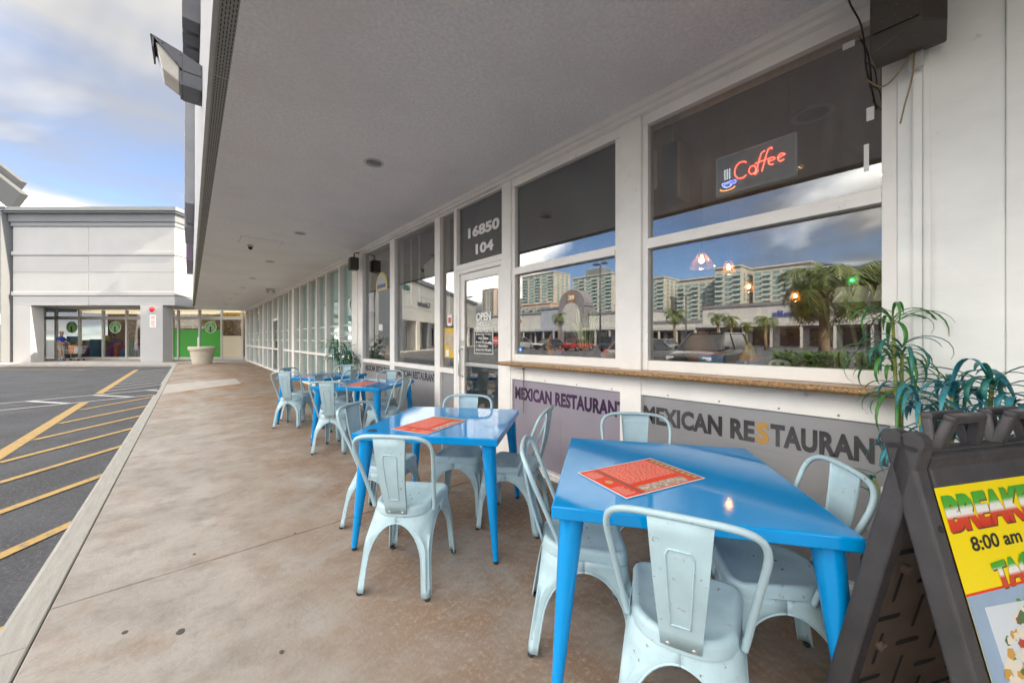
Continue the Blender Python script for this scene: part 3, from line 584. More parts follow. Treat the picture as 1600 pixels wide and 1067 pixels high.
# ------------------------------------------------------------------ chairs (front = local +Y)
def make_chair(label):
    t = thing('metal_chair', label, 'chair', group='aqua metal bistro chairs')
    M_ = 'chair_aqua'
    # seat pan, dished, with a turned-down rim
    def outline(k):                                      # rounded trapezoid, scaled inwards by k
        pts = []; wf, wr, yf, yr, rad = .185 - k, .160 - k, .185 - k, -.180 + k, max(.03, .055 - k)
        rr = max(.03, .13 - k)
        for cx, cy, a0, rd in ((wf - rad, yf - rad, 0, rad), (-wf + rad, yf - rad, 90, rad), (-wr + rr, yr + rr, 180, rr), (wr - rr, yr + rr, 270, rr)):
            for j in range(6): pts.append((cx + rd * math.cos(R(a0 + j * 18)), cy + rd * math.sin(R(a0 + j * 18))))
        return pts
    rg = [[(x, y, z) for x, y in outline(k)] for k, z in ((-.003, .402), (-.002, .432), (.003, .445), (.012, .450), (.022, .4495), (.034, .443), (.09, .440))]
    s_ = MB(); s_.rings(rg, cap=False); n = len(rg[0]); s_.f.append(tuple(range((len(rg) - 1) * n, len(rg) * n))); st = s_.build('seat', M_, t, smooth=60, w=False)
    hl = MB()
    for x, y in ((0, 0), (.045, .03), (-.045, .03), (.03, -.045), (-.03, -.045)): hl.lathe([(.0042, .4398), (.0042, .4408)], 8, (x, y, 0))
    hl.build('drain_holes', 'dark_slot', st, kind='stuff', w=False)
    # legs: pressed sheet, wide at the top so neighbours meet in an arch, narrow at the foot
    top = {(1, 1): (.187, .186), (-1, 1): (-.187, .186), (-1, -1): (-.166, -.172), (1, -1): (.166, -.172)}
    bot = {(1, 1): (.213, .218), (-1, 1): (-.213, .218), (-1, -1): (-.198, -.238), (1, -1): (.198, -.238)}
    for (sx, sy) in top:
        T, B = Vector(top[(sx, sy)]), Vector(bot[(sx, sy)])
        rings_ = []; e1 = []; e2 = []
        zs = [.408, .385, .3635, .3615, .358, .351, .341, .325, .302, .272, .238, .20, .15, .10, .05, .014]
        ztop, zspr = .3625, .17
        for z in zs:
            u = (.408 - z) / .394; c_ = T.lerp(B, u); half_x, half_y = abs(c_.x), abs(c_.y)
            lo = .013 + .024 * (1 - u)                       # sheet width beside the corner
            def reach(half):
                if z >= ztop: return half
                a_ = max(0.0, half - .036)
                q = max(0.0, (z - zspr) / (ztop - zspr)); return max(lo, half - a_ * math.sqrt(max(0, 1 - q * q)))
            wx, wy = reach(half_x), reach(half_y)
            rc = (.055 if sy > 0 else .13) * max(0, 1 - 2.6 * u) + .020
            r_ = min(rc, wx * .93, wy * .93)
            dent = .010 * max(0.0, min(1, (z - .05) / .05)) * max(0.0, min(1, (.36 - z) / .05))
            cx, cy = c_.x, c_.y; pts = [(cx - sx * wx, cy), (cx - sx * (wx * .5 + r_ * .5), cy)]
            for j in range(7):
                an = j * math.pi / 12; k_ = dent * (1 if 2 <= j <= 4 else 0)
                pts.append((cx - sx * (r_ * (1 - math.sin(an)) + k_), cy - sy * (r_ * (1 - math.cos(an)) + k_)))
            pts += [(cx, cy - sy * (wy * .5 + r_ * .5)), (cx, cy - sy * wy)]
            Tf, Tr = Vector(top[(sx, 1)]).lerp(Vector(bot[(sx, 1)]), u), Vector(top[(sx, -1)]).lerp(Vector(bot[(sx, -1)]), u)
            def xs_(y): return abs(Tr.x) + (abs(Tf.x) - abs(Tr.x)) * (y - Tr.y) / (Tf.y - Tr.y)
            pts = [(x + sx * (xs_(y) - abs(cx)), y) if i >= 5 else (x, y) for i, (x, y) in enumerate(pts)]
            rings_.append([(x, y, z) for x, y in pts]); e1.append((*pts[0], z)); e2.append((*pts[-1], z))
        lg = MB(); lg.rings(rings_, cap=False, closed=False)
        lg = lg.build('leg', M_, t, smooth=60, solid=.003, w=False)
        bd = MB(); 
        for e in (e1[2:], e2[2:]): bd.tube(e, .0044, 6)
        bd.build('rolled_edge', M_, lg, smooth=True, w=False)
        MB().lathe([(.012, 0), (.0145, .004), (.0145, .012), (.011, .014)], 12, (B.x - sx * .011, B.y - sy * .011, 0)).build('foot_cap', 'rubber', lg, w=False)
    # tubular hoop
    half = [(.172, -.085, .405), (.180, -.095, .45), (.196, -.155, .60), (.212, -.212, .735), (.212, -.232, .785), (.198, -.248, .818), (.168, -.261, .838), (.12, -.270, .848), (.06, -.274, .851), (0, -.275, .852)]
    path = half + [(-x, y, z) for x, y, z in half[-2::-1]]
    # smooth by Catmull-Rom
    def cat(P_, n=4):
        P_ = [Vector(p) for p in P_]; o = []
        for i in range(len(P_) - 1):
            a, b, c, d = P_[max(i - 1, 0)], P_[i], P_[i + 1], P_[min(i + 2, len(P_) - 1)]
            for j in range(n):
                u = j / n; o.append(.5 * ((2 * b) + (c - a) * u + (2 * a - 5 * b + 4 * c - d) * u * u + (3 * b - a - 3 * c + d) * u ** 3))
        return o + [P_[-1]]
    MB().tube(cat(path, 3), .0106, 10).build('back_hoop', M_, t, smooth=True, w=False)
    # centre splat with folded edges and an embossed outline
    rows = []; N_ = 9
    for i in range(N_):
        u = i / (N_ - 1); z = .418 + (.846 - .418) * u; y = -.181 - .094 * u - .016 * math.sin(u * math.pi); hw = .056 + .030 * u
        if u < .12: y -= .004
        rows.append([(-hw - .001, y + .010, z), (-hw, y, z), (-hw * .4, y - .002, z), (hw * .4, y - .002, z), (hw, y, z), (hw + .001, y + .010, z)])
    sp = MB(); sp.rings(rows, cap=False, closed=False); sp = sp.build('splat', M_, t, smooth=45, solid=.003, w=False)
    em = []; cor = [(-.027, .20), (.027, .20), (.038, .74), (.030, .785), (-.030, .785), (-.038, .74)]
    for i in range(6):
        (xa, ua), (xb, ub) = cor[i], cor[(i + 1) % 6]; nst = 8 if abs(ub - ua) > .3 else 2
        for j in range(nst):
            x = xa + (xb - xa) * j / nst; u = ua + (ub - ua) * j / nst; em.append((x, -.181 - .094 * u - .016 * math.sin(u * math.pi) - .0042, .418 + .428 * u))
    MB().tube(em, .0032, 6, closed=True).build('embossing', M_, sp, smooth=True, w=False)
    for x in (-.036, .036):
        bt = MB().lathe([(.0075, 0), (.007, .004), (.003, .006)], 8); bt.xf(Matrix.Translation((x, -.187, .428)) @ Matrix.Rotation(R(90), 4, 'X')); bt.build('bolt', 'steel', sp, w=False)
    return t
CH = [((1.285, .575), 22, 'aqua metal chair in the foreground, back to camera, at the nearest table'),
      ((1.39, 1.10), -47, 'aqua metal chair at the left side of the nearest table'),
      ((2.02, 1.165), 216, 'aqua metal chair between the nearest table and the frosted panel, mostly hidden'),
      ((1.765, .455), 125, 'aqua metal chair at the right of the nearest table beside the black sign'),
      ((.968, 2.02), 42, 'aqua metal chair with its back to camera at the second table'),
      ((1.10, 2.72), -53, 'aqua metal chair at the left corner of the second table, under the tabletop'),
      ((1.66, 2.54), 222, 'aqua metal chair behind the second table, facing the camera by the door'),
      ((1.82, 2.07), 121, 'aqua metal chair at the right of the second table by the violet panel'),
      ((1.36, 4.86), 52, 'aqua metal chair with its back to camera at the third table'),
      ((1.52, 5.47), -54, 'aqua metal chair at the left of the third table'),
      ((2.20, 5.50), 220, 'aqua metal chair behind the third table against the frosted window'),
      ((1.93, 4.70), 128, 'aqua metal chair at the right of the third table'),
      ((1.235, 6.65), 52, 'aqua metal chair with its back to camera at the farthest table'),
      ((1.42, 7.08), -51, 'aqua metal chair at the left of the farthest table'),
      ((2.02, 7.12), 220, 'aqua metal chair behind the farthest table by the potted plant'),
      ((1.82, 6.38), 128, 'aqua metal chair between the third and the farthest tables')]
c0 = make_chair(CH[0][2])
for i, (c, a, lb) in enumerate(CH):
    if i == 0: c0.location = (*c, 0); c0.rotation_euler = (0, 0, R(a - 90))
    else: dup(c0, (*c, 0), R(a - 90), lb)

# ------------------------------------------------------------------ folding sandwich board
ax = Vector((.89, -.456, 0)).normalized(); nx = Vector((-ax.y, ax.x, 0)); nx = nx if nx.y > 0 else -nx      # nx points to the wall side
ab = thing('sandwich_board', 'black plastic folding sign with a yellow breakfast poster beside the nearest table', 'sandwich board', (1.70, -.075, 0))
HB = Vector((1.425, .062, 0)); WB = .64; ZT = 1.115
def leaf(sgn, spread, m):
    """matrix: x along the hinge, y up the leaf, z outward of the leaf"""
    up = (Vector((0, 0, ZT)) - nx * sgn * spread); L_ = up.length; up.normalize()
    o = HB + nx * sgn * spread
    zz_ = ax.cross(up); zz_ = zz_ if zz_.dot(nx * sgn) > 0 else -zz_
    Mx = Matrix((ax, up, zz_)).transposed().to_4x4(); Mx.translation = o - Vector(ab.location); return Mx, L_
for sgn, spread, m in ((-1, .27, 'black_plastic'), (1, .25, 'black_plastic')):
    Mx, L_ = leaf(sgn, spread, m); T_ = .052
    fr = MB()
    zo = (-T_, 0.0) 
    def bx(mb, x0, x1, y0, y1, z0, z1): return mb.box(x0, x1, y0, y1, z0, z1)
    bx(fr, 0, .047, 0, L_ - .03, -T_, .004); bx(fr, WB - .047, WB, 0, L_ - .03, -T_, .004)
    bx(fr, .0555, WB - .0555, .06, .12, -T_, .004); bx(fr, .0555, WB - .0555, L_ - .20, L_ - .06, -T_, .004)
    f_ = fr.xf(Mx).build('leaf_frame', m, ab, bevel=.009, seg=3, w=False, label='front leaf of the sign' if sgn < 0 else 'rear leaf of the sign')
    bk = MB(); bx(bk, .05, WB - .05, .1, L_ - .18, -.024, -.012); bk.xf(Mx).build('back_panel', 'brown_plastic' if sgn > 0 else m, ab, w=False)
    # moulded slots on the inside
    def capsule(mb, x0, y0, x1, y1, r_):
        d = Vector((x1 - x0, y1 - y0)).normalized(); a0 = math.atan2(d.y, d.x); pts = [(x1 + r_ * math.cos(a0 - math.pi / 2 + i * math.pi / 5), y1 + r_ * math.sin(a0 - math.pi / 2 + i * math.pi / 5)) for i in range(6)] + [(x0 + r_ * math.cos(a0 + math.pi / 2 + i * math.pi / 5), y0 + r_ * math.sin(a0 + math.pi / 2 + i * math.pi / 5)) for i in range(6)]
        mb.add([(x, y, -.0262) for x, y in pts], [tuple(range(12))])
    sl_ = MB(); rm = MB()
    for i in range(7):
        y = .17 + i * .118
        for j in range(4):
            x = .095 + j * .128
            if (i + j) % 2: capsule(sl_, x, y, x + .085, y, .009)
            else: capsule(sl_, x + .042, y - .055, x + .042, y + .055, .007)
    so = sl_.xf(Mx).build('moulded_slots', 'dark_slot', ab, kind='stuff', w=False)
    for (bxx, byy) in ((.14, .42), (.14, .7), (.4, .5)):
        b_ = MB().lathe([(.016, 0), (.016, .012), (.009, .016)], 14, (bxx, byy, 0)); b_.v = [(x, y, -z - .024) for x, y, z in b_.v]; b_.xf(Mx).build('boss', 'brown_plastic', ab, w=False)
    # carrying handles standing above the hinge
    for hx in (.125, .375):
        hd = MB()
        for P_, Q_ in (((hx, L_ - .075), (hx + .022, L_ + .02)), ((hx + .155, L_ - .075), (hx + .133, L_ + .02))): hd.bar((*P_, -.018), (*Q_, -.018), .030, .026)
        hd.bar((hx + .010, L_ + .024, -.018), (hx + .145, L_ + .024, -.018), .024, .028); hd.xf(Mx).build('handle', 'black_plastic', ab, bevel=.008, seg=3, w=False)
    for hx in (0.0, WB - .03): MB().tube([(hx, L_ - .028, -.028), (hx + .03, L_ - .028, -.028)], .026, 12).xf(Mx).build('hinge', 'black_plastic', ab, smooth=50, w=False)
    for yy in (L_ - .25, .35):
        h_ = MB().lathe([(.009, 0), (.009, .0015)], 10, (.028, yy, .0042)); h_.xf(Mx).build('plug_hole', 'dark_slot', ab, w=False)
    if sgn < 0:
        def flat(name, x0, x1, y0, y1, m_, k): return MB().box(x0, x1, y0, y1, .0045 + .0006 * (k - 1), .0045 + .0006 * k).xf(Mx).build(name, m_, ab, w=False)
        flat('poster', .045, WB - .045, .10, L_ - .155, mat('poster_bright', (.92, .72, .004), .4, spec=.25), 1)
        ym = .745                                         # border between yellow head and dish photo
        flat('poster_photo', .045, WB - .045, .10, ym, mat('photo_blue', (.30, .42, .58), .35, var=.15, vscale=4), 2); flat('poster_rule', .045, WB - .045, ym, ym + .005, 'print_red', 3)
        dish = MB(); rr = random.Random(5)
        pl = MB().prism([(.11, .30), (.56, .30), (.575, .695), (.095, .715)], .0057, .0063); pl.xf(Mx).build('poster_plate', mat('plate_pale', (.62, .68, .74), .3), ab, w=False)
        cols = [mat('d1', (.75, .70, .58), .5), mat('d2', (.60, .33, .06), .5), mat('d3', (.45, .05, .03), .5), mat('d4', (.08, .16, .05), .5)]
        mm = [MB() for _ in cols]
        for k in range(420):
            a, r_ = rr.random() * 6.283, math.sqrt(rr.random()) * .17; x, y, q = .285 + r_ * 1.1 * math.cos(a), .545 + r_ * .9 * math.sin(a), .008 + .011 * rr.random()
            ph = rr.random() * 6; mm[rr.choice((0, 0, 0, 0, 1, 1, 2, 3))].add([(x + q * math.cos(ph + j * 1.257), y + q * (.7 + .3 * rr.random()) * math.sin(ph + j * 1.257), .0066 + k * 1e-6) for j in range(5)], [(0, 1, 2, 3, 4)])
        for q, c_ in zip(mm, cols): q.xf(Mx).build('printed_food', c_, ab, kind='stuff', w=False)
        # tricolour lettering: green, white and red bands
        def tri(s_, x, y, h, wd, rot=0.0):
            Mt = Mx @ Matrix.Translation((x, y, .0062)) @ Matrix.Rotation(R(rot), 4, 'Z')
            text(s_, .1, Mt @ Matrix.Translation((.004, -.004, 0)), 'print_dark', ab, width=wd, height=h, bold=.06, ext=.00005)
            z0, z1 = (Mt @ Vector((0, 0, 0))).z, (Mt @ Vector((0, h, 0))).z + wd * math.sin(R(rot)) * .7
            fm = bpy.data.materials.new('flag_' + s_.lower()); fm.use_nodes = True; t_ = fm.node_tree; bb = t_.nodes['Principled BSDF']; bb.inputs['Roughness'].default_value = .35
            gm = t_.nodes.new('ShaderNodeTexCoord'); sx_ = t_.nodes.new('ShaderNodeSeparateXYZ'); mr = t_.nodes.new('ShaderNodeMapRange'); rp_ = t_.nodes.new('ShaderNodeValToRGB')
            mr.inputs[1].default_value = z0; mr.inputs[2].default_value = z1
            for p_, q_ in ((gm.outputs['Object'], sx_.inputs[0]), (sx_.outputs[2], mr.inputs[0]), (mr.outputs[0], rp_.inputs[0]), (rp_.outputs[0], bb.inputs['Base Color'])): t_.links.new(p_, q_)
            el = rp_.color_ramp.elements; el[0].position = 0; el[0].color = (.62, .03, .01, 1); el[1].position = 1; el[1].color = (.05, .34, .02, 1)
            for p_, c_ in ((.34, (.68, .07, .02, 1)), (.44, (.85, .85, .80, 1)), (.56, (.85, .85, .80, 1)), (.68, (.08, .42, .03, 1))):
                e_ = el.new(p_); e_.color = c_
            MATS[fm.name] = fm
            text(s_, .1, Mt @ Matrix.Translation((0, 0, .0004)), fm.name, ab, width=wd, height=h, bold=.06, ext=.00005)
        tri('BREAKFAST', .057, L_ - .262, .088, .51)
        text('8:00 am to', .1, Mx @ Matrix.Translation((.115, L_ - .312, .0062)), 'dark_slot', ab, width=.27, height=.034, bold=.02, ext=.00005)
        tri('TACOS', .165, L_ - .405, .062, .26, 4)
        text('MENU', .1, Mx @ Matrix.Translation((.215, L_ - .465, .0062)) @ Matrix.Rotation(R(4), 4, 'Z'), mat('print_green', (.06, .30, .02), .4).name, ab, width=.17, height=.034, bold=.05, ext=.00005)
MB().bar(HB - Vector(ab.location) + ax * .05 + nx * .20 + Vector((0, 0, .26)), HB - Vector(ab.location) + ax * .05 - nx * .20 + Vector((0, 0, .26)), .02, .03).build('spreader', 'black_plastic', ab, w=False)
MB().bar(HB - Vector(ab.location) + ax * .01 + nx * .045 + Vector((0, 0, .93)), HB - Vector(ab.location) + ax * .3 + nx * .045 + Vector((0, 0, .93)), .012, .016).build('stop_bar', mat('pale_plastic', (.4, .4, .42), .4), ab, w=False)

# ------------------------------------------------------------------ potted plants with strappy blue-green leaves
def leafmat(name, c, c2):
    m = mat(name, c, .42, col2=c2, vscale=14, spec=.5); return m
leafmat('leaf_teal', (.012, .105, .08), (.04, .24, .20)); leafmat('leaf_blue', (.012, .12, .15), (.06, .32, .38)); leafmat('leaf_green', (.03, .14, .03), (.10, .30, .06)); mat('stem_green', (.22, .26, .06), .6, var=.3, vscale=20)
def strap(mb, base, az, ln, rise, droop, wd, rr, n=9):
    P_ = []; p = Vector(base); el = rise; d = ln / n
    for i in range(n + 1):
        P_.append(p.copy()); dv = Vector((math.cos(az) * math.cos(el), math.sin(az) * math.cos(el), math.sin(el))); p = p + dv * d; el -= droop / n * (1 + .8 * i / n); az += rr.uniform(-.05, .05)
    side = Vector((-math.sin(az), math.cos(az), 0)); L_, C_, R_ = [], [], []
    for i, q in enumerate(P_):
        u = i / n; w_ = wd * (.35 + .65 * min(1, u * 3.2)) * (1 - max(0, (u - .55) / .45) ** 1.6) + .0006
        tw = side
        L_.append(q - tw * w_); R_.append(q + tw * w_); C_.append(q - Vector((0, 0, w_ * .35)))
    k = len(mb.v); mb.v += [tuple(v) for tr_ in zip(L_, C_, R_) for v in tr_]
    for i in range(n):
        a = k + 3 * i; mb.f += [(a, a + 1, a + 4, a + 3), (a + 1, a + 2, a + 5, a + 4)]
def plant(label, loc, pot, stems, m_leaf, seed, pot_m='terracotta', ln=(.18, .30), cat='potted plant', wd=.009, clus=3, nl=9):
    rr = random.Random(seed); t = thing('potted_plant', label, cat, loc)
    pr_, ph = pot
    MB().lathe([(pr_ * .7, 0), (pr_ * .75, .01), (pr_, ph * .86), (pr_ * 1.08, ph * .87), (pr_ * 1.08, ph), (pr_ * .95, ph), (pr_ * .9, ph * .9), (.01, ph * .88)], 20).build('pot', pot_m, t, smooth=40, w=False)
    for (dx, dy, h, lean) in stems:
        top = Vector((dx + lean[0], dy + lean[1], h)); bs = Vector((dx, dy, ph * .85)); mid = bs.lerp(top, .5) + Vector((rr.uniform(-.02, .02), rr.uniform(-.02, .02), 0))
        MB().tube([bs, mid, top], [.011, .009, .006], 7).build('stem', 'stem_green', t, smooth=True, w=False)
        for c_ in range(clus):
            f = 1 - c_ * .17; p = bs.lerp(top, f) if f > .5 else mid
            lf = MB()
            for k in range(nl if h > .9 else 4):
                az = k * 2.4 + rr.random(); strap(lf, p + Vector((0, 0, rr.uniform(-.05, .03))), az, rr.uniform(*ln) * (.75 + .5 * rr.random()), rr.uniform(.1, 1.0 if c_ else 1.25), rr.uniform(1.3, 2.9), wd * rr.uniform(.8, 1.25), rr)
            lf.build('leaves', rr.choice((m_leaf, m_leaf, 'leaf_teal', 'leaf_green' if rr.random() < .5 else m_leaf)), t, smooth=True, kind='stuff', solid=.0008, w=False)
    return t
mat('terracotta', (.45, .17, .06), .7, var=.2, vscale=8); mat('pot_dark', (.06, .05, .045), .5)
plant('tall potted plant with narrow drooping teal leaves against the white pier', (2.45, .125, 0), (.11, .30), [(0, 0, 1.45, (.02, .01)), (0, .0, 1.30, (.03, -.02)), (0, .02, .68, (.03, .05))], 'leaf_teal', 4, 'pot_dark', (.20, .31), clus=2, wd=.0068, nl=17)
plant('bushy potted plant with broad blue-green leaves behind the black sign', (2.30, -.07, 0), (.11, .30), [(0, 0, 1.13, (.0, .03)), (.0, -.02, 1.19, (.02, -.05)), (-.02, .03, 1.08, (-.03, .09)), (0, 0, 1.12, (.03, -.12))], 'leaf_blue', 8, 'pot_dark', (.18, .28), clus=2, wd=.0088, nl=17)
plant('potted plant with drooping blue-green leaves by the post past the farthest table', (2.40, 8.02, 0), (.16, .32), [(0, 0, 1.28, (-.18, .12)), (.03, .02, 1.12, (.02, 0)), (.02, -.05, 1.0, (.05, -.1))], 'leaf_teal', 12, 'pot_dark', (.30, .42), clus=3, wd=.013, nl=14)
plant('orange pot with a spiky dark plant inside the left restaurant window', (2.95, 7.0, .965), (.15, .26), [(0, 0, .42, (.02, .02)), (.05, .03, .36, (.03, -.05))], 'leaf_green', 17, 'terracotta', (.22, .32), clus=1, wd=.014, nl=12)

# ------------------------------------------------------------------ canopy fixtures
LY = [3.81, 7.18, 10.28, 13.44, 16.1, 18.7, 21.1, 24.2]
words = ['nearest', 'second', 'third', 'fourth', 'fifth', 'sixth', 'seventh', 'eighth']
def downlight(label):
    t = thing('recessed_light', label, 'ceiling light', group='unlit recessed lights in the canopy soffit')
    MB().lathe([(.095, 0), (.100, -.004), (.098, -.008), (.078, -.008), (.075, -.001)], 26, cap=False).build('trim_ring', mat('trim_white', (.62, .61, .60), .4), t, smooth=50, w=False)
    MB().lathe([(.076, -.0012), (.05, -.0014), (.002, -.0016)], 22).build('baffle', mat('baffle', (.17, .165, .16), .35), t, w=False)
    b_ = MB(); b_.add([(.062 * math.cos(a), .062 * math.sin(a), -.003) for a in [R(20 + i * 14) for i in range(11)]] + [(.045 * math.cos(a), .02 + .028 * math.sin(a), -.003) for a in [R(160 - i * 14) for i in range(11)]], [tuple(range(22))]); b_.build('lens', mat('lens_grey', (.5, .5, .5), .3), t, w=False)
    return t
d0 = downlight('nearest recessed round light in the white canopy soffit')
for i, y in enumerate(LY):
    x = 1.43 - .006 * i
    if i == 0: d0.location = (x, y, CZ)
    else: dup(d0, (x, y, CZ), 0, '%s recessed round light from the camera in the canopy soffit' % words[i])
t = thing('security_camera', 'small dark dome camera under the soffit beside the access hatch', 'camera', (.88, 8.72, CZ))
MB().lathe([(.05, 0), (.05, -.03), (.04, -.04)], 16).build('mount', mat('cam_white', (.5, .5, .5), .4), t, w=False); MB().ball((0, 0, -.055), .036, 12, 8).build('dome', 'dark_slot', t, smooth=True, w=False)
t = thing('emergency_light', 'white twin-headed emergency light under the soffit by the far windows', 'emergency light', (2.2, 15.9, CZ))
MB().box(-.14, .14, -.05, .05, -.04, 0).build('battery_box', 'cam_white', t, bevel=.006, w=False)
for x in (-.09, .09):
    h_ = MB().lathe([(.03, .05), (.06, .0), (.055, -.01), (.01, -.012)], 14); h_.xf(Matrix.Translation((x, -.05, -.1)) @ Matrix.Rotation(R(55), 4, 'X')); h_.build('lamp_head', 'cam_white', t, smooth=40, w=False)
    MB().tube([(x, 0, -.04), (x, -.03, -.08)], .012, 6).build('neck', 'cam_white', t, w=False)

# wedge floodlight on the fascia
wl = thing('wall_floodlight', 'large dark grey wedge floodlight projecting from the canopy fascia against the sky', 'floodlight', (.098, 5.25, 4.11))
def yprism(pts, y0, y1):
    n_ = len(pts); m_ = MB(); m_.add([(x, y0, z) for x, z in pts] + [(x, y1, z) for x, z in pts], [tuple(range(n_)), tuple(reversed(range(n_, 2 * n_)))] + [(i, n_ + i, n_ + (i + 1) % n_, (i + 1) % n_) for i in range(n_)]); return m_
yprism([(0, -.24), (0, .17), (-.165, .26), (-.165, -.24)], -.19, .19).build('housing', 'charcoal_metal', wl, bevel=.006, w=False)
MB().box(-.16, -.005, -.193, -.1905, -.02, -.01).build('housing_seam', 'dark_slot', wl, w=False)
for y0, y1 in ((-.19, -.182), (.182, .19)): yprism([(-.166, .26), (-.40, .36), (-.166, .0)], y0, y1).build('visor_cheek', 'charcoal_metal', wl, w=False)
MB().bar((-.166, 0, .262), (-.41, 0, .368), .38, .010).build('visor_top', 'charcoal_metal', wl, w=False)
MB().box(-.40, -.385, -.181, .181, .20, .355).build('visor_lip', 'charcoal_metal', wl, w=False)
MB().box(-.185, -.1655, -.175, .175, -.235, -.005).build('lens_frame', 'charcoal_metal', wl, bevel=.003, w=False)
yprism([(-.1855, -.20), (-.1855, .235), (-.375, .30), (-.32, -.08)], -.165, .165).build('lens', mat('acrylic', (.50, .47, .43), .25, var=.15, vscale=5), wl, bevel=.012, w=False)
for x, z in ((-.18, .21), (-.18, -.02), (-.32, .29), (-.21, .07), (-.01, .12)): MB().ball((x, -.193, z), .007, 6, 4).build('screw', 'dark_slot', wl, w=False)

for c_ in wl.children: c_.data.transform(Matrix.Diagonal((.96, .9, .66, 1)))
# sign boxes seen edge-on along the fascia
t = thing('fascia_sign', 'dark ribbed channel letters seen edge-on on the fascia above the floodlight', 'sign', (.09, 7.5, 5.3))
for k in range(4): MB().box(-.075, .097, 6.0 + k * .30, 6.23 + k * .30, 5.25, 7.4).build('channel_letter', 'charcoal_metal', t, bevel=.004)
t = thing('banner_sign', 'smooth grey sign panel seen edge-on on the fascia below the floodlight', 'sign', (.09, 16, 5.2))
MB().box(-.115, .097, 13.6, 16.0, 5.1, 9.2).build('sign_face', 'sign_grey', t, bevel=.01); MB().box(-.14, .097, 16.05, 18.9, 5.0, 9.2).build('sign_face', 'sign_grey', t, bevel=.01)
t = thing('far_fascia_letters', 'row of dark channel letters near the far end of the fascia', 'sign', (.09, 21, 4.5))
for k in range(9): MB().box(-.12, .097, 19.6 + k * .5, 19.95 + k * .5, 4.5, 6.1).build('channel_letter', mat('purple_metal', (.14, .10, .16), .4), t, bevel=.004)

# loudspeakers
sp = thing('wall_speaker', 'dusty dark brown loudspeaker in the top right corner over the window', 'speaker', (2.45, .09, 2.75))
body = MB().prism([(2.33, .20), (2.33, .04), (2.42, -.03), (2.60, -.03), (2.60, .20)], 2.70, 3.14); body.v = [(x, y, z - (.07 if (z < 2.8 and x < 2.35 and y > .1) else 0)) for x, y, z in body.v]
body.build('cabinet', mat('speaker_brown', (.045, .035, .028), .5, wear=(.45, .43, .4), wscale=70, wlo=.66, whi=.7), sp, bevel=.008)
MB().box(2.318, 2.3295, .05, .19, 2.72, 3.12).build('grille', mat('grille_brown', (.05, .04, .033), .7, wear=(.5, .48, .45), wscale=80, wlo=.64, whi=.68, bump=.4, bscale=400), sp)
MB().box(2.56, 2.6, .04, .09, 2.62, 2.705).build('junction_box', 'cam_white', sp, bevel=.006)
def wire(label, pts, r_, m):
    P_ = [Vector(p) for p in pts]; o = []
    for i in range(len(P_) - 1):
        a, b, c, d = P_[max(i - 1, 0)], P_[i], P_[i + 1], P_[min(i + 2, len(P_) - 1)]
        for j in range(5):
            u = j / 5; o.append(.5 * ((2 * b) + (c - a) * u + (2 * a - 5 * b + 4 * c - d) * u * u + (3 * b - a - 3 * c + d) * u ** 3))
    return tag(MB().tube(o + [P_[-1]], r_, 5).build('loose_wire', m, smooth=True), label, 'wire')
mat('wire_black', (.02, .02, .02), .5); mat('wire_tan', (.30, .22, .10), .5)
wire('loose black cable dangling from the soffit in front of the window', [(2.56, .30, 3.16), (2.56, .295, 3.08), (2.565, .255, 2.95), (2.58, .24, 2.82), (2.58, .235, 2.72), (2.585, .215, 2.60)], .0042, 'wire_black')
wire('thin black wire end forking off the dangling cable', [(2.58, .238, 2.745), (2.575, .205, 2.70), (2.575, .195, 2.61)], .003, 'wire_black')
wire('tan wire looping from the dark speaker to the dangling cable', [(2.55, .07, 2.70), (2.52, .12, 2.60), (2.54, .17, 2.575), (2.56, .21, 2.62), (2.575, .235, 2.665)], .0035, 'wire_tan')
wire('stiff tan wire hanging straight down under the dark speaker', [(2.55, .068, 2.69), (2.55, .075, 2.58), (2.56, .10, 2.46), (2.565, .115, 2.38)], .0035, 'wire_tan')
s2 = thing('small_speaker', 'small dark speaker on a bracket at the corner of the restaurant front', 'speaker', (2.48, 7.72, 2.8))
MB().prism([(2.40, 7.64), (2.56, 7.62), (2.58, 7.80), (2.42, 7.84)], 2.74, 2.98).build('cabinet', 'speaker_brown', s2, bevel=.008); MB().tube([(2.5, 7.73, 2.98), (2.5, 7.73, 3.08), (2.6, 7.74, 3.10)], .014, 6).build('bracket', 'rusty_iron', s2)

# ------------------------------------------------------------------ far corner shops (facade at an angle to the walkway)
mat('far_white', (.40, .402, .41), .8, var=.05, vscale=.7, bump=.15, bscale=30); mat('far_grey', (.17, .18, .195), .8, var=.05, vscale=.6); mat('far_mid', (.21, .22, .235), .8); mat('far_light', (.4, .41, .42), .8)
mat('window_frame', (.66, .65, .62), .5); mat('film_green', (.055, .40, .035), .5); mat('film_cream', (.80, .70, .50), .5); mat('goods', (.30, .14, .08), .8, col2=(.08, .12, .16), vscale=3.5, wear=(.5, .36, .12), wscale=5, wlo=.52, whi=.6)
ZF = 21.3
class FRP:
    """builder in the far facade's own frame: x along it, y away from the camera"""
    def __init__(s, parent): s.p = parent
    def box(s, name, x0, x1, y0, y1, z0, z1, m, bevel=0.0, parent=None):
        q = MB().box(x0, x1, y0, y1, z0, z1); q.v = [FR(x, y, z) for x, y, z in q.v]
        o = q.build(name, m, None, bevel=bevel); par = parent or s.p; o.data.transform(Matrix.Translation(-absloc(par))); o.parent = par; return o
fb = thing('corner_store_building', 'white and grey banded store building at the far end of the parking lot', 'building', FR(-24, ZF))
F_ = FRP(fb)
XL, XR = -28.75, -19.42
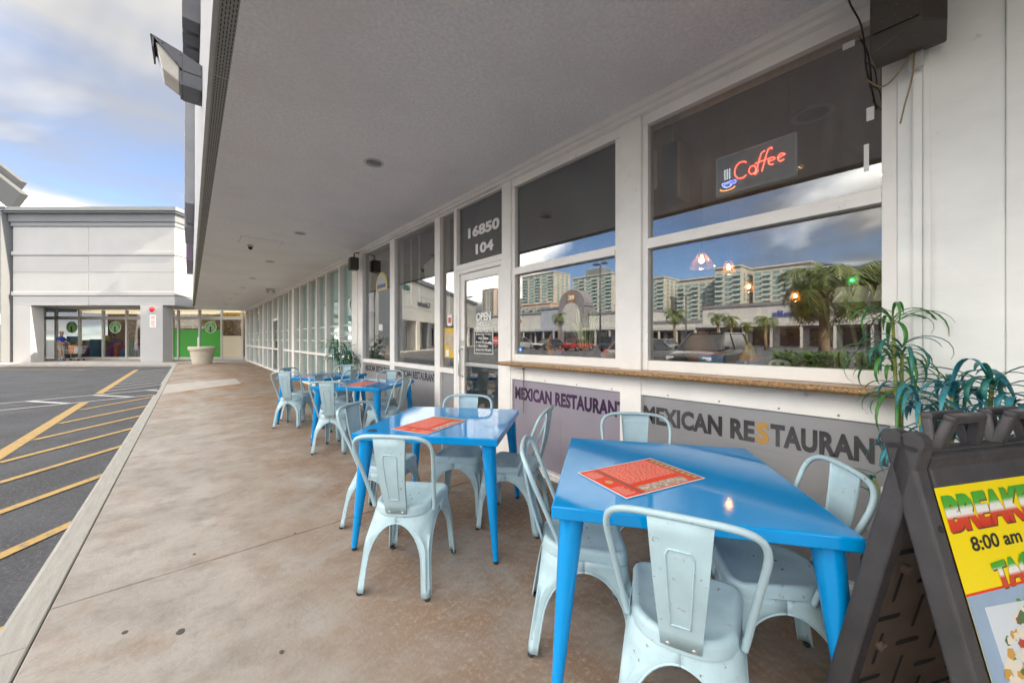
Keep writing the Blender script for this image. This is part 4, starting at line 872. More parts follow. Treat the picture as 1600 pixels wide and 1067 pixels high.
# upper wall in separate bands with recessed joints
for z0, z1 in ((3.28, 3.82), (3.84, 5.16), (5.18, 6.14), (6.16, 7.82)):
    F_.box('wall_band', XL, -24.4, ZF, 27.5, z0, z1, 'far_white', .015); F_.box('wall_band', -24.385, XR, ZF, 27.5, z0, z1, 'far_white', .015)
F_.box('wall_core', XL + .03, XR - .03, ZF + .03, 27.4, 3.30, 7.8, 'far_white')
for z0 in (3.84, 6.16): F_.box('ledge', XL - .05, XR + .05, ZF - .05, 27.5, z0 + .0, z0 + .22, 'far_white', .02)
F_.box('cornice', XL - .05, XR + .06, ZF - .06, 27.5, 7.825, 8.06, 'far_mid'); F_.box('cornice', XL - .12, XR + .12, ZF - .12, 27.5, 8.065, 8.52, 'far_grey'); F_.box('cornice', XL - .3, XR + .28, ZF - .28, 27.6, 8.525, 8.62, 'far_mid'); F_.box('cornice', XL - .42, XR + .38, ZF - .38, 27.6, 8.625, 8.83, 'far_mid')
F_.box('pillar', XL, -27.72, ZF, ZF + .62, 0, 3.279, 'far_white', .015); F_.box('pillar', -21.42, -20.12, ZF, ZF + .62, 0, 3.279, 'far_white', .015)
F_.box('soffit', XL, XR, ZF + .62, 24.3, 3.27, 3.279, 'far_light')
F_.box('stall_riser', XL, -13.5, 24.32, 24.42, 0, .16, 'window_frame')
F_.box('back_wall', XL, -8, 26.3, 26.4, 0, 3.2, 'goods'); F_.box('shop_ceiling', XL, -8, 24.45, 26.3, 3.12, 3.2, mat('glowing_ceiling', (.5, .42, .3), .8, emit=(1, .82, .55), estr=.22))  # whole ceiling emits a warm glow, standing in for the store's lamps
# windows: panes, mullions and films
edges = [-31.2, -30.0, -28.6, -27.0, -25.4, -23.9, -22.2, -20.7]
def far_windows(mx, logo, films):
    for a, b in zip(mx, mx[1:]):
        F_.box('pane', a + .05, b - .05, 24.34, 24.35, .16, 2.62, 'far_glass'); F_.box('transom_pane', a + .05, b - .05, 24.34, 24.35, 2.82, 3.2, 'far_glass')
        if (a, b) in films: F_.box('window_film', a + .05, b - .05, 24.328, 24.333, .16, 1.95 if films[(a, b)] == 'film_green' else 1.55, films[(a, b)])
    for a in mx: F_.box('mullion', a - .05, a + .05, 24.28, 24.42, 0, 3.25, 'window_frame')
    F_.box('transom_bar', mx[0], mx[-1], 24.29, 24.41, 2.62, 2.82, 'window_frame')
    for x in logo:
        def disc(r, y, m, name, sy=1):
            q = MB(); n_ = 28; q.add([(x + r * math.cos(i * 2 * math.pi / n_), y, 2.12 + r * math.sin(i * 2 * math.pi / n_)) for i in range(n_)], [tuple(range(n_))]); q.v = [FR(*p) for p in q.v]
            o = q.build(name, m, None); o.data.transform(Matrix.Translation(-absloc(fb))); o.parent = fb
        disc(.385, 24.325, 'letter_white', 'emblem_disc'); disc(.345, 24.318, mat('emblem_green', (.10, .42, .04), .5), 'emblem_field')
        ln = MB()
        for sgn in (-1, 1):
            for k in range(6):
                zc_ = 2.44 - k * .095; half = math.sqrt(max(0, .345 ** 2 - (zc_ - 2.12) ** 2)) * .98
                x1 = half * .92; ln.add([(x + sgn * .0, 24.312, zc_), (x + sgn * x1, 24.312, zc_ - x1 * .75), (x + sgn * x1, 24.312, zc_ - x1 * .75 - .03), (x, 24.312, zc_ - .03)], [(0, 1, 2, 3)])
        ln.v = [(a, b, max(c_, 2.12 - .30)) for a, b, c_ in ln.v]; ln.v = [FR(*p) for p in ln.v]; o = ln.build('emblem_branches', 'letter_white', None); o.data.transform(Matrix.Translation(-absloc(fb))); o.parent = fb
        F_.box('emblem_trunk', x - .04, x + .04, 24.30, 24.306, 1.80, 2.16, 'dark_slot')
far_windows([-30.8, -30.0, -28.45, -26.9, -25.35, -23.8, -22.9], [-28.95, -26.1], {})
far_windows([-22.3, -21.95, -20.55, -19.1, -17.72], [-19.82], {(-21.95, -20.55): 'film_green', (-20.55, -19.1): 'film_green', (-22.3, -21.95): 'film_green', (-19.1, -17.72): 'film_cream'})
# goods on racks behind the glass
rr = random.Random(11)
for k in range(26):
    x = -30.4 + k * .30; h = .7 + .9 * rr.random()
    F_.box('stacked_goods', x, x + .24, 24.75 + .5 * rr.random(), 25.5, 0.0, h, mat('goods_%d' % (k % 6), [(.4, .06, .04), (.05, .16, .3), (.45, .3, .05), (.08, .25, .1), (.35, .32, .3), (.2, .05, .2)][k % 6], .6))
for k in range(4): F_.box('bright_rack', -19.6 + k * .5, -19.2 + k * .5, 24.9, 25.2, 2.80, 3.12, mat('rack_yellow', (.75, .5, .12), .6))
al = thing('fire_alarm', 'red fire alarm bell on the white pillar of the far store', 'alarm', FR(-20.7, ZF - .02, 3.05)); AF = FRP(al)
q = MB().lathe([(.14, 0), (.14, .05), (.09, .09), (.02, .1)], 16); q.xf(Matrix.Rotation(-PSI, 4, 'Z') @ Matrix.Rotation(R(90), 4, 'X')); q.build('bell', mat('alarm_red', (.5, .02, .03), .4), al, smooth=40, w=False); AF.box('back_plate', -20.78, -20.62, ZF - .02, ZF - .002, 2.86, 3.0, 'cam_white')
sg = thing('pillar_sign', 'small white sign with red lettering on the pillar of the far store', 'sign', FR(-20.66, ZF - .02, 2.3)); SF = FRP(sg)
SF.box('plate', -20.84, -20.5, ZF - .02, ZF - .002, 2.02, 2.72, 'letter_white'); 
for z in (2.6, 2.5, 2.33, 2.22, 2.1): SF.box('red_line', -20.79, -20.55, ZF - .023, ZF - .0205, z, z + .05, 'sticker_red')
mat('gable_grey', (.085, .09, .095), .8)
# grey neighbour with a tilted gable
gb = thing('grey_gable_building', 'grey building with a tilted boxy gable at the left edge behind the lot', 'building', FR(-31, ZF)); G_ = FRP(gb)
G_.box('wall', -34.2, -28.95, ZF - .35, ZF + .62, 0, 8.75, 'far_grey', .02); G_.box('upper_block', -34.2, -28.95, ZF + .625, 27, 3.3, 8.75, 'far_grey', .02); G_.box('coping', -34.3, -28.6, ZF - .45, 27, 8.755, 8.85, 'far_mid')
def tilted(x, z, wd, h, ang, y0, y1, m, name):
    q = MB().box(-wd, 0, y0, y1, -h / 2, h / 2); q.xf(Matrix.Translation((x, 0, z)) @ Matrix.Rotation(R(ang), 4, 'Y')); q.v = [FR(*p) for p in q.v]
    o = q.build(name, m, None, bevel=.02); o.data.transform(Matrix.Translation(-absloc(gb))); o.parent = gb
tilted(-28.35, 9.2, 5, 1.15, 38, ZF - .2, ZF + .15, 'gable_grey', 'gable_slab'); tilted(-28.85, 10.15, 5, .95, 38, ZF + .2, ZF + .5, 'gable_grey', 'gable_slab')
ws = MB().box(-29.7, -28.98, ZF - .38, ZF - .36, 2.15, 2.75); ws.v = [FR(*p) for p in ws.v]; tag(ws.build('wall_notice', 'letter_white'), 'white notice board on the grey wall at the left edge', 'sign')
# the row goes on to the left; it is seen mirrored in the shop windows
rw = thing('white_arcade_building', 'white arcade of shops left of the lot, seen mirrored in the restaurant windows', 'building', FR(-46, ZF)); W_ = FRP(rw)
mat('warm_white', (.72, .68, .60), .8, var=.05, vscale=.5)
for z0, z1 in ((3.5, 5.0), (5.02, 6.6), (6.62, 8.2)): W_.box('wall_band', -70, -34.3, ZF, 27, z0, z1, 'warm_white', .02)
W_.box('coping', -70.2, -34.2, ZF - .3, 27.1, 8.21, 8.7, 'far_mid')
for k in range(9):
    x = -35.4 - k * 4.1; W_.box('pillar', x - .55, x + .55, ZF - .02, ZF + .8, 0, 3.49, 'warm_white' if k % 2 else 'far_grey', .02)
    W_.box('shop_window', x - 3.4, x - .7, 24.3, 24.35, .2, 3.0, mat('dark_window', (.03, .035, .04), .1)); W_.box('door_frame', x - 2.1, x - 1.95, 24.2, 24.29, .0, 3.0, 'window_frame')
W_.box('rear_wall', -70, -34.3, 24.36, 27, 0, 3.49, 'warm_white'); W_.box('walkway', -70, -34.3, 20.05, 24.29, GZ, .004, 'patch_concrete')
Mt = Matrix.Translation(-absloc(rw)) @ Matrix(((cps, 0, -sps, 0), (-sps, 0, -cps, 0), (0, 1, 0, 0), (0, 0, 0, 1)))
def ftext(s_, x, z, h, wd, m): text(s_, 1, Mt @ Matrix.Translation((x, z, -(ZF - .04))), m, rw, width=wd, height=h, bold=.02, ext=.03)
ftext('Cakeries', -43.5, 5.4, .75, 4.2, 'charcoal_metal'); ftext('GREEN', -36.9, 6.9, .6, 2.2, mat('sign_teal', (.05, .2, .15), .5).name)

# planter in front of the far windows
t = thing('concrete_planter', 'large cream round planter standing at the far end of the walkway', 'planter', (.50, 26.25, 0))
MB().lathe([(.40, 0), (.42, .02), (.53, .72), (.575, .74), (.60, .80), (.60, .90), (.57, .93), (.50, .93), (.49, .86), (.02, .84)], 32).build('tub', mat('cream_concrete', (.60, .54, .45), .85, var=.1, vscale=5, bump=.2), t, smooth=35, w=False)
MB().lathe([(.035, .85), (.035, 1.45)], 8, (-.16, 0, 0)).build('white_stake', 'letter_white', t, w=False)
MB().lathe([(.48, .85), (.3, .87), (.02, .88)], 18).build('soil', 'pot_dark', t, w=False)

# shopper with a cart
mat('skin', (.42, .24, .16), .6); mat('shirt_blue', (.02, .07, .42), .8); mat('shorts_tan', (.45, .38, .32), .8); mat('hair_grey', (.4, .35, .3), .8); mat('cap_pale', (.6, .45, .4), .8)
pp = thing('person', 'person in a blue shirt and pale shorts pushing a shopping cart by the far store', 'person', FR(-27.95, 22.9), -PSI + R(-80))
def skin(name, joints, edges, m, root=0):
    me = bpy.data.meshes.new(name); me.from_pydata([j[:3] for j in joints], edges, []); o = bpy.data.objects.new(name, me); COL.objects.link(o); o.parent = pp; me.materials.append(MATS[m])
    md = o.modifiers.new('skin', 'SKIN'); md.use_smooth_shade = True
    for i, v in enumerate(me.skin_vertices[0].data): v.radius = (joints[i][3], joints[i][3] * (joints[i][4] if len(joints[i]) > 4 else 1)); v.use_root = i == root
    o.modifiers.new('sub', 'SUBSURF').levels = 1; o.modifiers['sub'].render_levels = 2; return o
B = [(0, 0, .95, .125), (0, 0, 1.15, .13), (0, .02, 1.38, .14), (0, .03, 1.50, .06), (0, .05, 1.60, .075), (0, .06, 1.72, .085),
     (.17, .02, 1.42, .055), (.21, .12, 1.16, .045), (.17, .36, 1.06, .035), (-.17, .02, 1.42, .055), (-.21, .12, 1.16, .045), (-.17, .36, 1.06, .035),
     (.09, 0, .88, .085), (.10, .10, .48, .06), (.10, .02, .09, .042), (.10, .14, .04, .035), (-.09, 0, .88, .085), (-.10, -.02, .48, .06), (-.10, -.2, .10, .042), (-.10, -.08, .05, .035)]
E_ = [(0, 1), (1, 2), (2, 3), (3, 4), (4, 5), (2, 6), (6, 7), (7, 8), (2, 9), (9, 10), (10, 11), (0, 12), (12, 13), (13, 14), (14, 15), (0, 16), (16, 17), (17, 18), (18, 19)]
skin('body', B, E_, 'skin')
skin('shirt', [(0, 0, .93, .15), (0, 0, 1.15, .15), (0, .02, 1.38, .155), (0, .03, 1.47, .08), (.17, .02, 1.42, .075), (.21, .10, 1.22, .065), (-.17, .02, 1.42, .075), (-.21, .10, 1.22, .065)], [(0, 1), (1, 2), (2, 3), (2, 4), (4, 5), (2, 6), (6, 7)], 'shirt_blue')
skin('shorts', [(0, 0, .95, .14), (.09, 0, .86, .105), (.10, .07, .58, .085), (-.09, 0, .86, .105), (-.10, -.01, .58, .085)], [(0, 1), (1, 2), (0, 3), (3, 4)], 'shorts_tan')
MB().ball((0, .05, 1.745), .095, 12, 8, (1, 1.1, .85)).build('hair', 'hair_grey', pp, smooth=True, w=False)
for x in (.10, -.10): MB().box(x - .045, x + .045, (-.02 if x > 0 else -.24), (.22 if x > 0 else 0), 0, .075).build('shoe', mat('shoe_blue', (.03, .25, .4), .6), pp, bevel=.02, w=False)
ct = thing('shopping_cart', 'wire shopping cart with orange goods pushed by the person in blue', 'cart', FR(-27.1, 22.9), -PSI + R(-80))
wr = MB()
for z, (x0, x1, y0, y1) in ((.45, (-.2, .2, -.3, .35)), (.65, (-.24, .24, -.36, .42)), (.9, (-.28, .28, -.42, .48))): wr.tube([(x0, y0, z), (x1, y0, z), (x1, y1, z), (x0, y1, z)], .012, 5, closed=True)
for k in range(9):
    u = k / 8; wr.tube([(-.2 + .4 * u, .35, .45), (-.28 + .56 * u, .48, .9)], .007, 4); wr.tube([(-.2, -.3 + .65 * u, .45), (-.28, -.42 + .9 * u, .9)], .007, 4); wr.tube([(.2, -.3 + .65 * u, .45), (.28, -.42 + .9 * u, .9)], .007, 4)
wr.build('basket', 'steel', ct, kind='stuff', w=False); MB().tube([(-.2, -.35, .12), (-.24, -.4, .9), (-.24, -.5, 1.0), (.24, -.5, 1.0), (.24, -.4, .9), (.2, -.35, .12)], .016, 6).tube([(-.2, -.35, .14), (-.17, .35, .14), (.17, .35, .14), (.2, -.35, .14)], .016, 6).build('frame', 'steel', ct, w=False)
for x, y in ((-.2, -.35), (.2, -.35), (-.17, .35), (.17, .35)):
    q = MB().lathe([(.06, -.015), (.06, .015)], 12); q.xf(Matrix.Translation((x, y, .062)) @ Matrix.Rotation(R(90), 4, 'Y')); q.build('wheel', 'rubber', ct, w=False)
g_ = thing('shopping_bag', 'orange parcel riding in the shopping cart', 'bag', FR(-27.1, 22.9, .46), -PSI + R(-80)); MB().box(-.15, .15, -.2, .05, 0, .5).build('parcel', mat('orange_bag', (.6, .2, .05), .6), g_, bevel=.04, w=False); MB().box(-.14, .14, .07, .28, 0, .38).build('parcel', 'cam_white', g_, bevel=.04, w=False)

# ------------------------------------------------------------------ inside the restaurant
def lamp_mat(name, c, e): return mat(name, c, .4, emit=c, estr=e)
lamp_mat('bulb_warm', (1.0, .62, .22), 40); lamp_mat('led_red', (1.0, .09, .05), 2.6); lamp_mat('led_blue', (.25, .3, 1.0), 1.3); lamp_mat('led_white', (.9, .95, 1.0), .7); lamp_mat('led_orange', (1.0, .3, .05), 1.5); lamp_mat('led_green', (.02, 1.0, .15), 4)
glass('amber_glass', tint=(.95, .66, .40), f0=.08, veil=.12, veilcol=(.8, .45, .2))
PL = [(4.05, 1.62, 2.16, .12, 'nearest pendant lamp with a flared amber shade behind the large window'), (5.2, 1.75, 2.25, .085, 'small pendant lamp glowing behind the large window, right of the flared one'), (7.0, 2.05, 2.2, .08, 'pendant lamp glowing deep inside the restaurant on the left'), (7.6, 1.55, 2.05, .08, 'pendant lamp glowing deep inside the restaurant on the right')]
for i, (x, y, z, r_, lb) in enumerate(PL):
    t = thing('pendant_lamp', lb, 'lamp', (x, y, z), group='lit amber pendant lamps in the restaurant')
    MB().tube([(0, 0, .1), (0, 0, 3.06 - z)], .004, 5).build('cord', 'wire_black', t, w=False)
    MB().lathe([(.03, .10), (.05, .06), (r_ * .8, .0), (r_, -.05), (r_ * .92, -.07)], 22, cap=False).build('shade', 'amber_glass', t, smooth=True, w=False)
    MB().ball((0, 0, .01), .024, 10, 7).build('bulb', 'bulb_warm', t, smooth=True, w=False)
for i, (x, y, lb) in enumerate(((4.6, .95, 'lit ceiling spot behind the upper right pane'), (5.4, .35, 'lit ceiling spot near the right edge of the large window'), (4.3, 2.4, 'small lit ceiling spot behind the left window'))):
    t = thing('ceiling_spot', lb, 'ceiling light', (x, y, 3.055)); MB().lathe([(.055, 0), (.06, -.01), (.04, -.012)], 16, cap=False).build('ring', 'cam_white', t, w=False); MB().lathe([(.036, -.004), (.01, -.008)], 14).build('bulb', 'bulb_warm', t, w=False)
t = thing('exit_lamp', 'small green glowing lamp deep inside the restaurant', 'lamp', (8.5, .95, 2.35)); MB().ball((0, 0, 0), .024, 10, 6, (.6, 1, .7)).build('lens', 'led_green', t, w=False); MB().box(.04, .08, -.09, .09, -.07, .07).build('housing', 'cam_white', t, w=False)
# round grille in the ceiling
t = thing('ceiling_vent', 'round dark vent in the brown ceiling behind the upper right pane', 'vent', (3.55, .62, 3.058)); MB().lathe([(.13, 0), (.135, -.012), (.10, -.014)], 22, cap=False).build('ring', mat('vent_tan', (.3, .26, .2), .6), t, w=False); MB().lathe([(.1, -.006), (.01, -.003)], 18).build('grille', 'dark_slot', t, w=False)
mat('sugar', (.8, .78, .74), .4)
# coffee LED sign hanging behind the glass
cs = thing('led_sign', 'grey LED sign spelling Coffee in red dots with a blue cup behind the window', 'sign', (2.79, .785, 2.47))
MB().box(2.775, 2.80, .565, 1.005, 2.345, 2.60).build('panel', mat('sign_panel', (.52, .56, .64), .35), cs, bevel=.004)
fr_ = MB().box(2.768, 2.8, .563, 1.007, 2.340, 2.350).box(2.768, 2.8, .563, 1.007, 2.595, 2.605).box(2.768, 2.8, .557, .566, 2.340, 2.605).box(2.768, 2.8, 1.004, 1.013, 2.340, 2.605); fr_.build('rim', mat('sign_rim', (.75, .82, .86), .3), cs)
def dots(paths, m, name, step=.0088, r_=.0026):
    o = MB()
    for pth in paths:
        P_ = [Vector((0, y, z)) for y, z in pth]; acc = 0; last_ = None
        for a, b in zip(P_, P_[1:]):
            L_ = (b - a).length; d_ = acc
            while d_ <= L_:
                p = a.lerp(b, d_ / L_); o.ball((2.7735, p.y, p.z), r_, 6, 4); d_ += step
            acc = d_ - L_
    o.build(name, m, cs, kind='stuff')
def arc(cy, cz, ry, rz_, a0, a1, n=14): return [(cy - ry * math.cos(R(a0 + (a1 - a0) * i / n)), cz + rz_ * math.sin(R(a0 + (a1 - a0) * i / n))) for i in range(n + 1)]
# y runs to the left in the picture, so arcs flip it
C_ = arc(.855, 2.475, .042, .055, 50, 315); o1 = arc(.792, 2.455, .020, .027, 0, 360)
f1 = [(.772, 2.43), (.755, 2.50), (.742, 2.545), (.725, 2.555), (.722, 2.545)]; f1b = [(.775, 2.49), (.735, 2.495)]; f2 = [(.738, 2.43), (.720, 2.505), (.705, 2.555), (.688, 2.562), (.684, 2.552)]; f2b = [(.738, 2.492), (.695, 2.497)]
e1 = [(.702, 2.475), (.668, 2.482)] + arc(.685, 2.475, .018, .024, 20, 300, 10); e2 = [(.652, 2.48), (.618, 2.49)] + arc(.635, 2.48, .018, .024, 20, 320, 10)
dots([C_, o1, f1, f1b, f2, f2b, e1, e2, [(.76, 2.44), (.775, 2.42), (.785, 2.43)]], 'led_red', 'red_dots')
dots([arc(.94, 2.415, .034, .028, 180, 360), [(.974, 2.418), (.906, 2.424)], arc(.90, 2.412, .012, .012, -90, 90, 6), arc(.94, 2.40, .022, .015, 0, 360, 8)], 'led_blue', 'blue_dots'); dots([arc(.94, 2.38, .044, .014, 180, 360)], 'led_orange', 'orange_dots')
dots([[(.957, 2.445), (.957, 2.51)], [(.942, 2.445), (.942, 2.515)], [(.927, 2.445), (.927, 2.51)]], 'led_white', 'white_dots', .012)
MB().tube([(2.79, .60, 2.6), (2.79, .60, 3.06)], .0012, 4).tube([(2.79, .97, 2.6), (2.79, .97, 3.06)], .0012, 4).build('hanger', 'wire_black', cs)
# inside ledge with ornaments and plants
lg_ = thing('window_ledge', 'dark shelf running along the inside of the restaurant windows', 'shelf', (2.9, 1.6, 0)); MB().box(2.775, 3.12, .1, 3.1, 1.115, 1.15).build('board', 'wood', lg_); MB().box(3.0, 3.05, .1, 3.1, 0, 1.114).build('support', 'interior_dark', lg_)
LZ = 1.15
t = thing('snake_plant', 'variegated snake plant with upright yellow-edged leaves in the left window', 'plant', (2.88, 2.23, LZ)); MB().lathe([(.06, 0), (.09, .10), (.085, .11), (.02, .10)], 16).build('pot', 'pot_dark', t, w=False)
rr = random.Random(2); mat('snake_leaf', (.24, .50, .12), .4, col2=(.08, .26, .06), vscale=16, stretch=(1, 1, 3)); mat('snake_edge', (.85, .85, .38), .45)
for k in range(14):
    az = rr.uniform(0, 6.28); h = rr.uniform(.24, .40); lean = rr.uniform(.02, .15); w0 = rr.uniform(.03, .046); a2 = rr.uniform(-.6, .6)
    rows = []; rows2 = []
    for i in range(8):
        u = i / 7; w_ = w0 * (math.sin(min(1, u * 1.6 + .25) * math.pi / 2)) * (1 - max(0, (u - .6) / .4) ** 2) + .001; c_ = Vector((math.cos(az) * (.03 + lean * u * u), math.sin(az) * (.05 + lean * u * u), .1 + h * u)); sd = Vector((math.sin(a2), math.cos(a2), 0))
        rows.append([tuple(c_ - sd * w_ * .78), tuple(c_ + Vector((.004, 0, 0))), tuple(c_ + sd * w_ * .78)]); rows2.append([tuple(c_ - sd * w_ + Vector((.002, 0, 0))), tuple(c_ + sd * w_ + Vector((.002, 0, 0)))])
    lf = MB().rings(rows, cap=False, closed=False).build('leaf', 'snake_leaf', t, smooth=True, solid=.002, w=False); MB().rings(rows2, cap=False, closed=False).build('leaf_margin', 'snake_edge', lf, smooth=True, solid=.001, w=False)
def fig(name, label, loc, pieces, cat='ornament'):
    t = thing(name, label, cat, loc, group='painted clay ornaments on the window ledge')
    for nm, mb, m_ in pieces: mb.build(nm, m_, t, smooth=50, w=False)
mat('clay_orange', (.90, .34, .04), .4); mat('clay_red', (.80, .08, .05), .4); mat('clay_blue', (.10, .30, .75), .4); mat('clay_green', (.10, .60, .18), .4); mat('clay_yellow', (.88, .62, .10), .4)
fig('crescent_figure', 'orange crescent shaped clay figure at the left of the left window', (2.86, 2.67, LZ), [('crescent', MB().tube([(0, -.03 + .05 * math.sin(a), .03 + .24 * a / 3.2) for a in [i * .32 for i in range(11)]], [.034, .034, .03, .028, .028, .026, .022, .018, .014, .009, .004], 8), 'clay_orange'), ('base', MB().lathe([(.05, 0), (.04, .03), (.02, .04)], 12), 'clay_blue')])
fig('cat_bowl', 'white and orange cat shaped bowl in the left window', (2.86, 1.93, LZ), [('bowl', MB().ball((0, 0, .055), .075, 14, 8, (1, 1.3, .7)), 'sugar'), ('ear', MB().ball((0, -.075, .10), .022), 'clay_red'), ('ear', MB().ball((0, .06, .095), .022), 'clay_red'), ('base', MB().lathe([(.085, 0), (.09, .03), (.03, .035)], 14), 'clay_orange')])
fig('toy_house', 'small painted blue and red clay house beside the orange crescent', (2.87, 2.54, LZ), [('house', MB().box(-.03, .03, -.04, .04, 0, .06), 'clay_blue'), ('roof', yprism([(-.04, .06), (.04, .06), (0, .10)], -.045, .045), 'clay_red')])
fig('clay_vase', 'large round terracotta vase standing in the right window', (2.98, 1.20, LZ), [('vase', MB().lathe([(.05, 0), (.10, .06), (.115, .13), (.09, .20), (.05, .24), (.06, .26)], 20), 'terracotta')])
fig('toy_bus', 'painted toy bus with green wheels on the ledge in the right window', (2.84, 1.06, LZ), [('body', MB().box(-.035, .035, -.08, .08, .02, .085), 'clay_blue'), ('roof_rack', MB().box(-.03, .03, -.07, .07, .0855, .10), 'clay_red')] + [('wheel', MB().ball((-.036, y, .024), .022, 10, 6, (.4, 1, 1)), 'clay_green') for y in (-.045, .045)])
fig('stepped_figure', 'stepped yellow and blue clay figure on the ledge in the right window', (2.86, .835, LZ), [('tier', MB().lathe([(.085, 0), (.075, .05)], 14), 'clay_blue'), ('tier', MB().lathe([(.062, .05), (.055, .09)], 14), 'clay_orange'), ('tier', MB().lathe([(.04, .09), (.025, .15), (.004, .175)], 14), 'clay_yellow')])
fig('sugar_skull', 'white painted skull plate lying on the ledge in the right window', (2.84, .66, LZ), [('skull', MB().ball((0, 0, .035), .05, 14, 8, (.6, 1.25, .7)), 'sugar'), ('eye', MB().ball((-.03, -.02, .04), .012), 'dark_slot'), ('eye', MB().ball((-.03, .025, .04), .012), 'dark_slot'), ('nose', MB().ball((-.033, .002, .025), .005), 'clay_red')])
fig('red_toy', 'tiny red and orange clay figures right of the white skull', (2.84, .52, LZ), [('toy', MB().ball((0, .02, .018), .018), 'clay_red'), ('toy', MB().ball((0, -.05, .018), .018, 10, 6, (1, 1.6, .8)), 'clay_orange')])
mat('shade_white', (.80, .76, .68), .8, emit=(1, .9, .7), estr=.02)
t = thing('chandelier', 'three white fabric lamp shades on a stand in the right window', 'lamp', (3.35, .33, 0))
for k in range(3): MB().lathe([(.056, 1.60), (.034, 1.70)], 18, (.02 * k, .09 - k * .10, 0), cap=False).build('shade', 'shade_white', t, smooth=True, w=False)
MB().tube([(.02, -.02, 0), (.02, -.02, 1.55)], .012, 6).tube([(0, .13, 1.6), (.02, -.02, 1.5), (.04, -.17, 1.6)], .008, 6).build('stand', 'steel', t, w=False)
for i, (y, dy) in enumerate(((.40, .06), (.37, .07), (.30, .06))):
    p_ = MB().tube([(2.88, y - dy * .2, LZ), (2.9, y, LZ + .15), (2.95, y + dy, LZ + .45)], [.012, .011, .010], 7); tag(p_.build('bamboo_cane', mat('bamboo', (.42, .33, .18), .6, var=.2, vscale=20), smooth=True), '%s pale bamboo cane leaning in the right window' % ('leftmost', 'middle', 'rightmost')[i], 'cane', 'bamboo canes in the window')
# wooden speaker box and paper at the left of the upper right pane
t = thing('hanging_speaker', 'black and wood speaker hanging inside the upper right window', 'speaker', (2.92, 1.36, 2.65)); MB().box(2.83, 3.0, 1.31, 1.44, 2.45, 2.88).build('cabinet', 'dark_slot', t, bevel=.005); MB().box(2.82, 3.0, 1.285, 1.3095, 2.44, 2.86).build('wood_front', mat('wood_orange', (.42, .20, .07), .5), t, bevel=.004); MB().tube([(2.9, 1.38, 2.88), (2.9, 1.38, 3.06)], .008, 5).build('hanger', 'steel', t)
tag(MB().tube([(2.80, 1.475, 2.55), (2.80, 1.475, 2.85)], .014, 8).build('light_tube', 'letter_white', smooth=True), 'short white tube fixed inside the left edge of the upper right pane', 'tube')
# dining furniture behind the door
def dining_chair(loc, rz_, label):
    t = thing('wooden_chair', label, 'chair', loc, rz_, 'wooden chairs inside the restaurant')
    MB().box(-.21, .21, -.2, .2, .44, .475).build('seat', 'wood', t, bevel=.01, w=False)
    for x in (-.18, .18):
        MB().bar((x, .17, 0), (x, .17, .44), .035, .035).build('leg', 'wood', t, w=False); MB().bar((x, -.2, 0), (x, -.26, 1.0), .035, .035).build('leg', 'wood', t, w=False)
    for k in range(6): MB().bar((-.13 + k * .052, -.2, .48), (-.13 + k * .052, -.255, .96), .022, .012).build('slat', 'wood', t, w=False)
    MB().bar((-.21, -.258, .99), (.21, -.258, .99), .03, .07).build('top_rail', 'wood', t, w=False)
dining_chair((3.55, 3.95, 0), R(170), 'slat-back wooden chair just inside the glass door'); dining_chair((4.6, 3.4, 0), R(20), 'wooden chair deeper inside behind the glass door')
t = thing('dining_table', 'blue dining table inside the restaurant behind the door', 'table', (4.15, 3.75, 0)); MB().box(-.4, .4, -.4, .4, .72, .75).build('tabletop', 'wood', t, bevel=.006, w=False)
for x in (-.36, .36):
    for y in (-.36, .36): MB().bar((x, y, 0), (x, y, .72), .05, .05).build('leg', 'table_blue', t, w=False)
t = thing('wall_art', 'colourful mural strip on the far restaurant wall', 'picture', (8.9, 4, 1.6)); MB().box(8.85, 8.9, .4, 7.6, 1.2, 2.3).build('canvas', mat('mural', (.35, .12, .06), .8, col2=(.08, .16, .2), vscale=1.5, wear=(.5, .36, .1), wscale=3, wlo=.5, whi=.6), t)
MB().box(8.91, 9.0, -.44, 8.01, -.003, 3.06).build('inner_wall', 'interior_dark', pb)

t = thing('hanging_paper', 'white paper sheet hanging inside the second window left of the door', 'paper', (2.9, 5.35, 2.45))
q = MB().box(-.002, .002, -.17, .17, -.15, .15); q.xf(Matrix.Rotation(R(-14), 4, 'X')); q.build('sheet', 'letter_white', t, w=False); MB().tube([(0, 0, .14), (0, .02, .61)], .002, 4).build('string', 'wire_black', t, w=False)
for i, y in enumerate((5.62, 5.92)): tag(MB().tube([(2.86, y, 1.95), (2.86, y, 3.06)], .012, 6).build('hanging_rod', 'letter_white'), ('white rod hanging just left of the paper sheet', 'leftmost white rod hanging behind the second window')[i], 'rod')

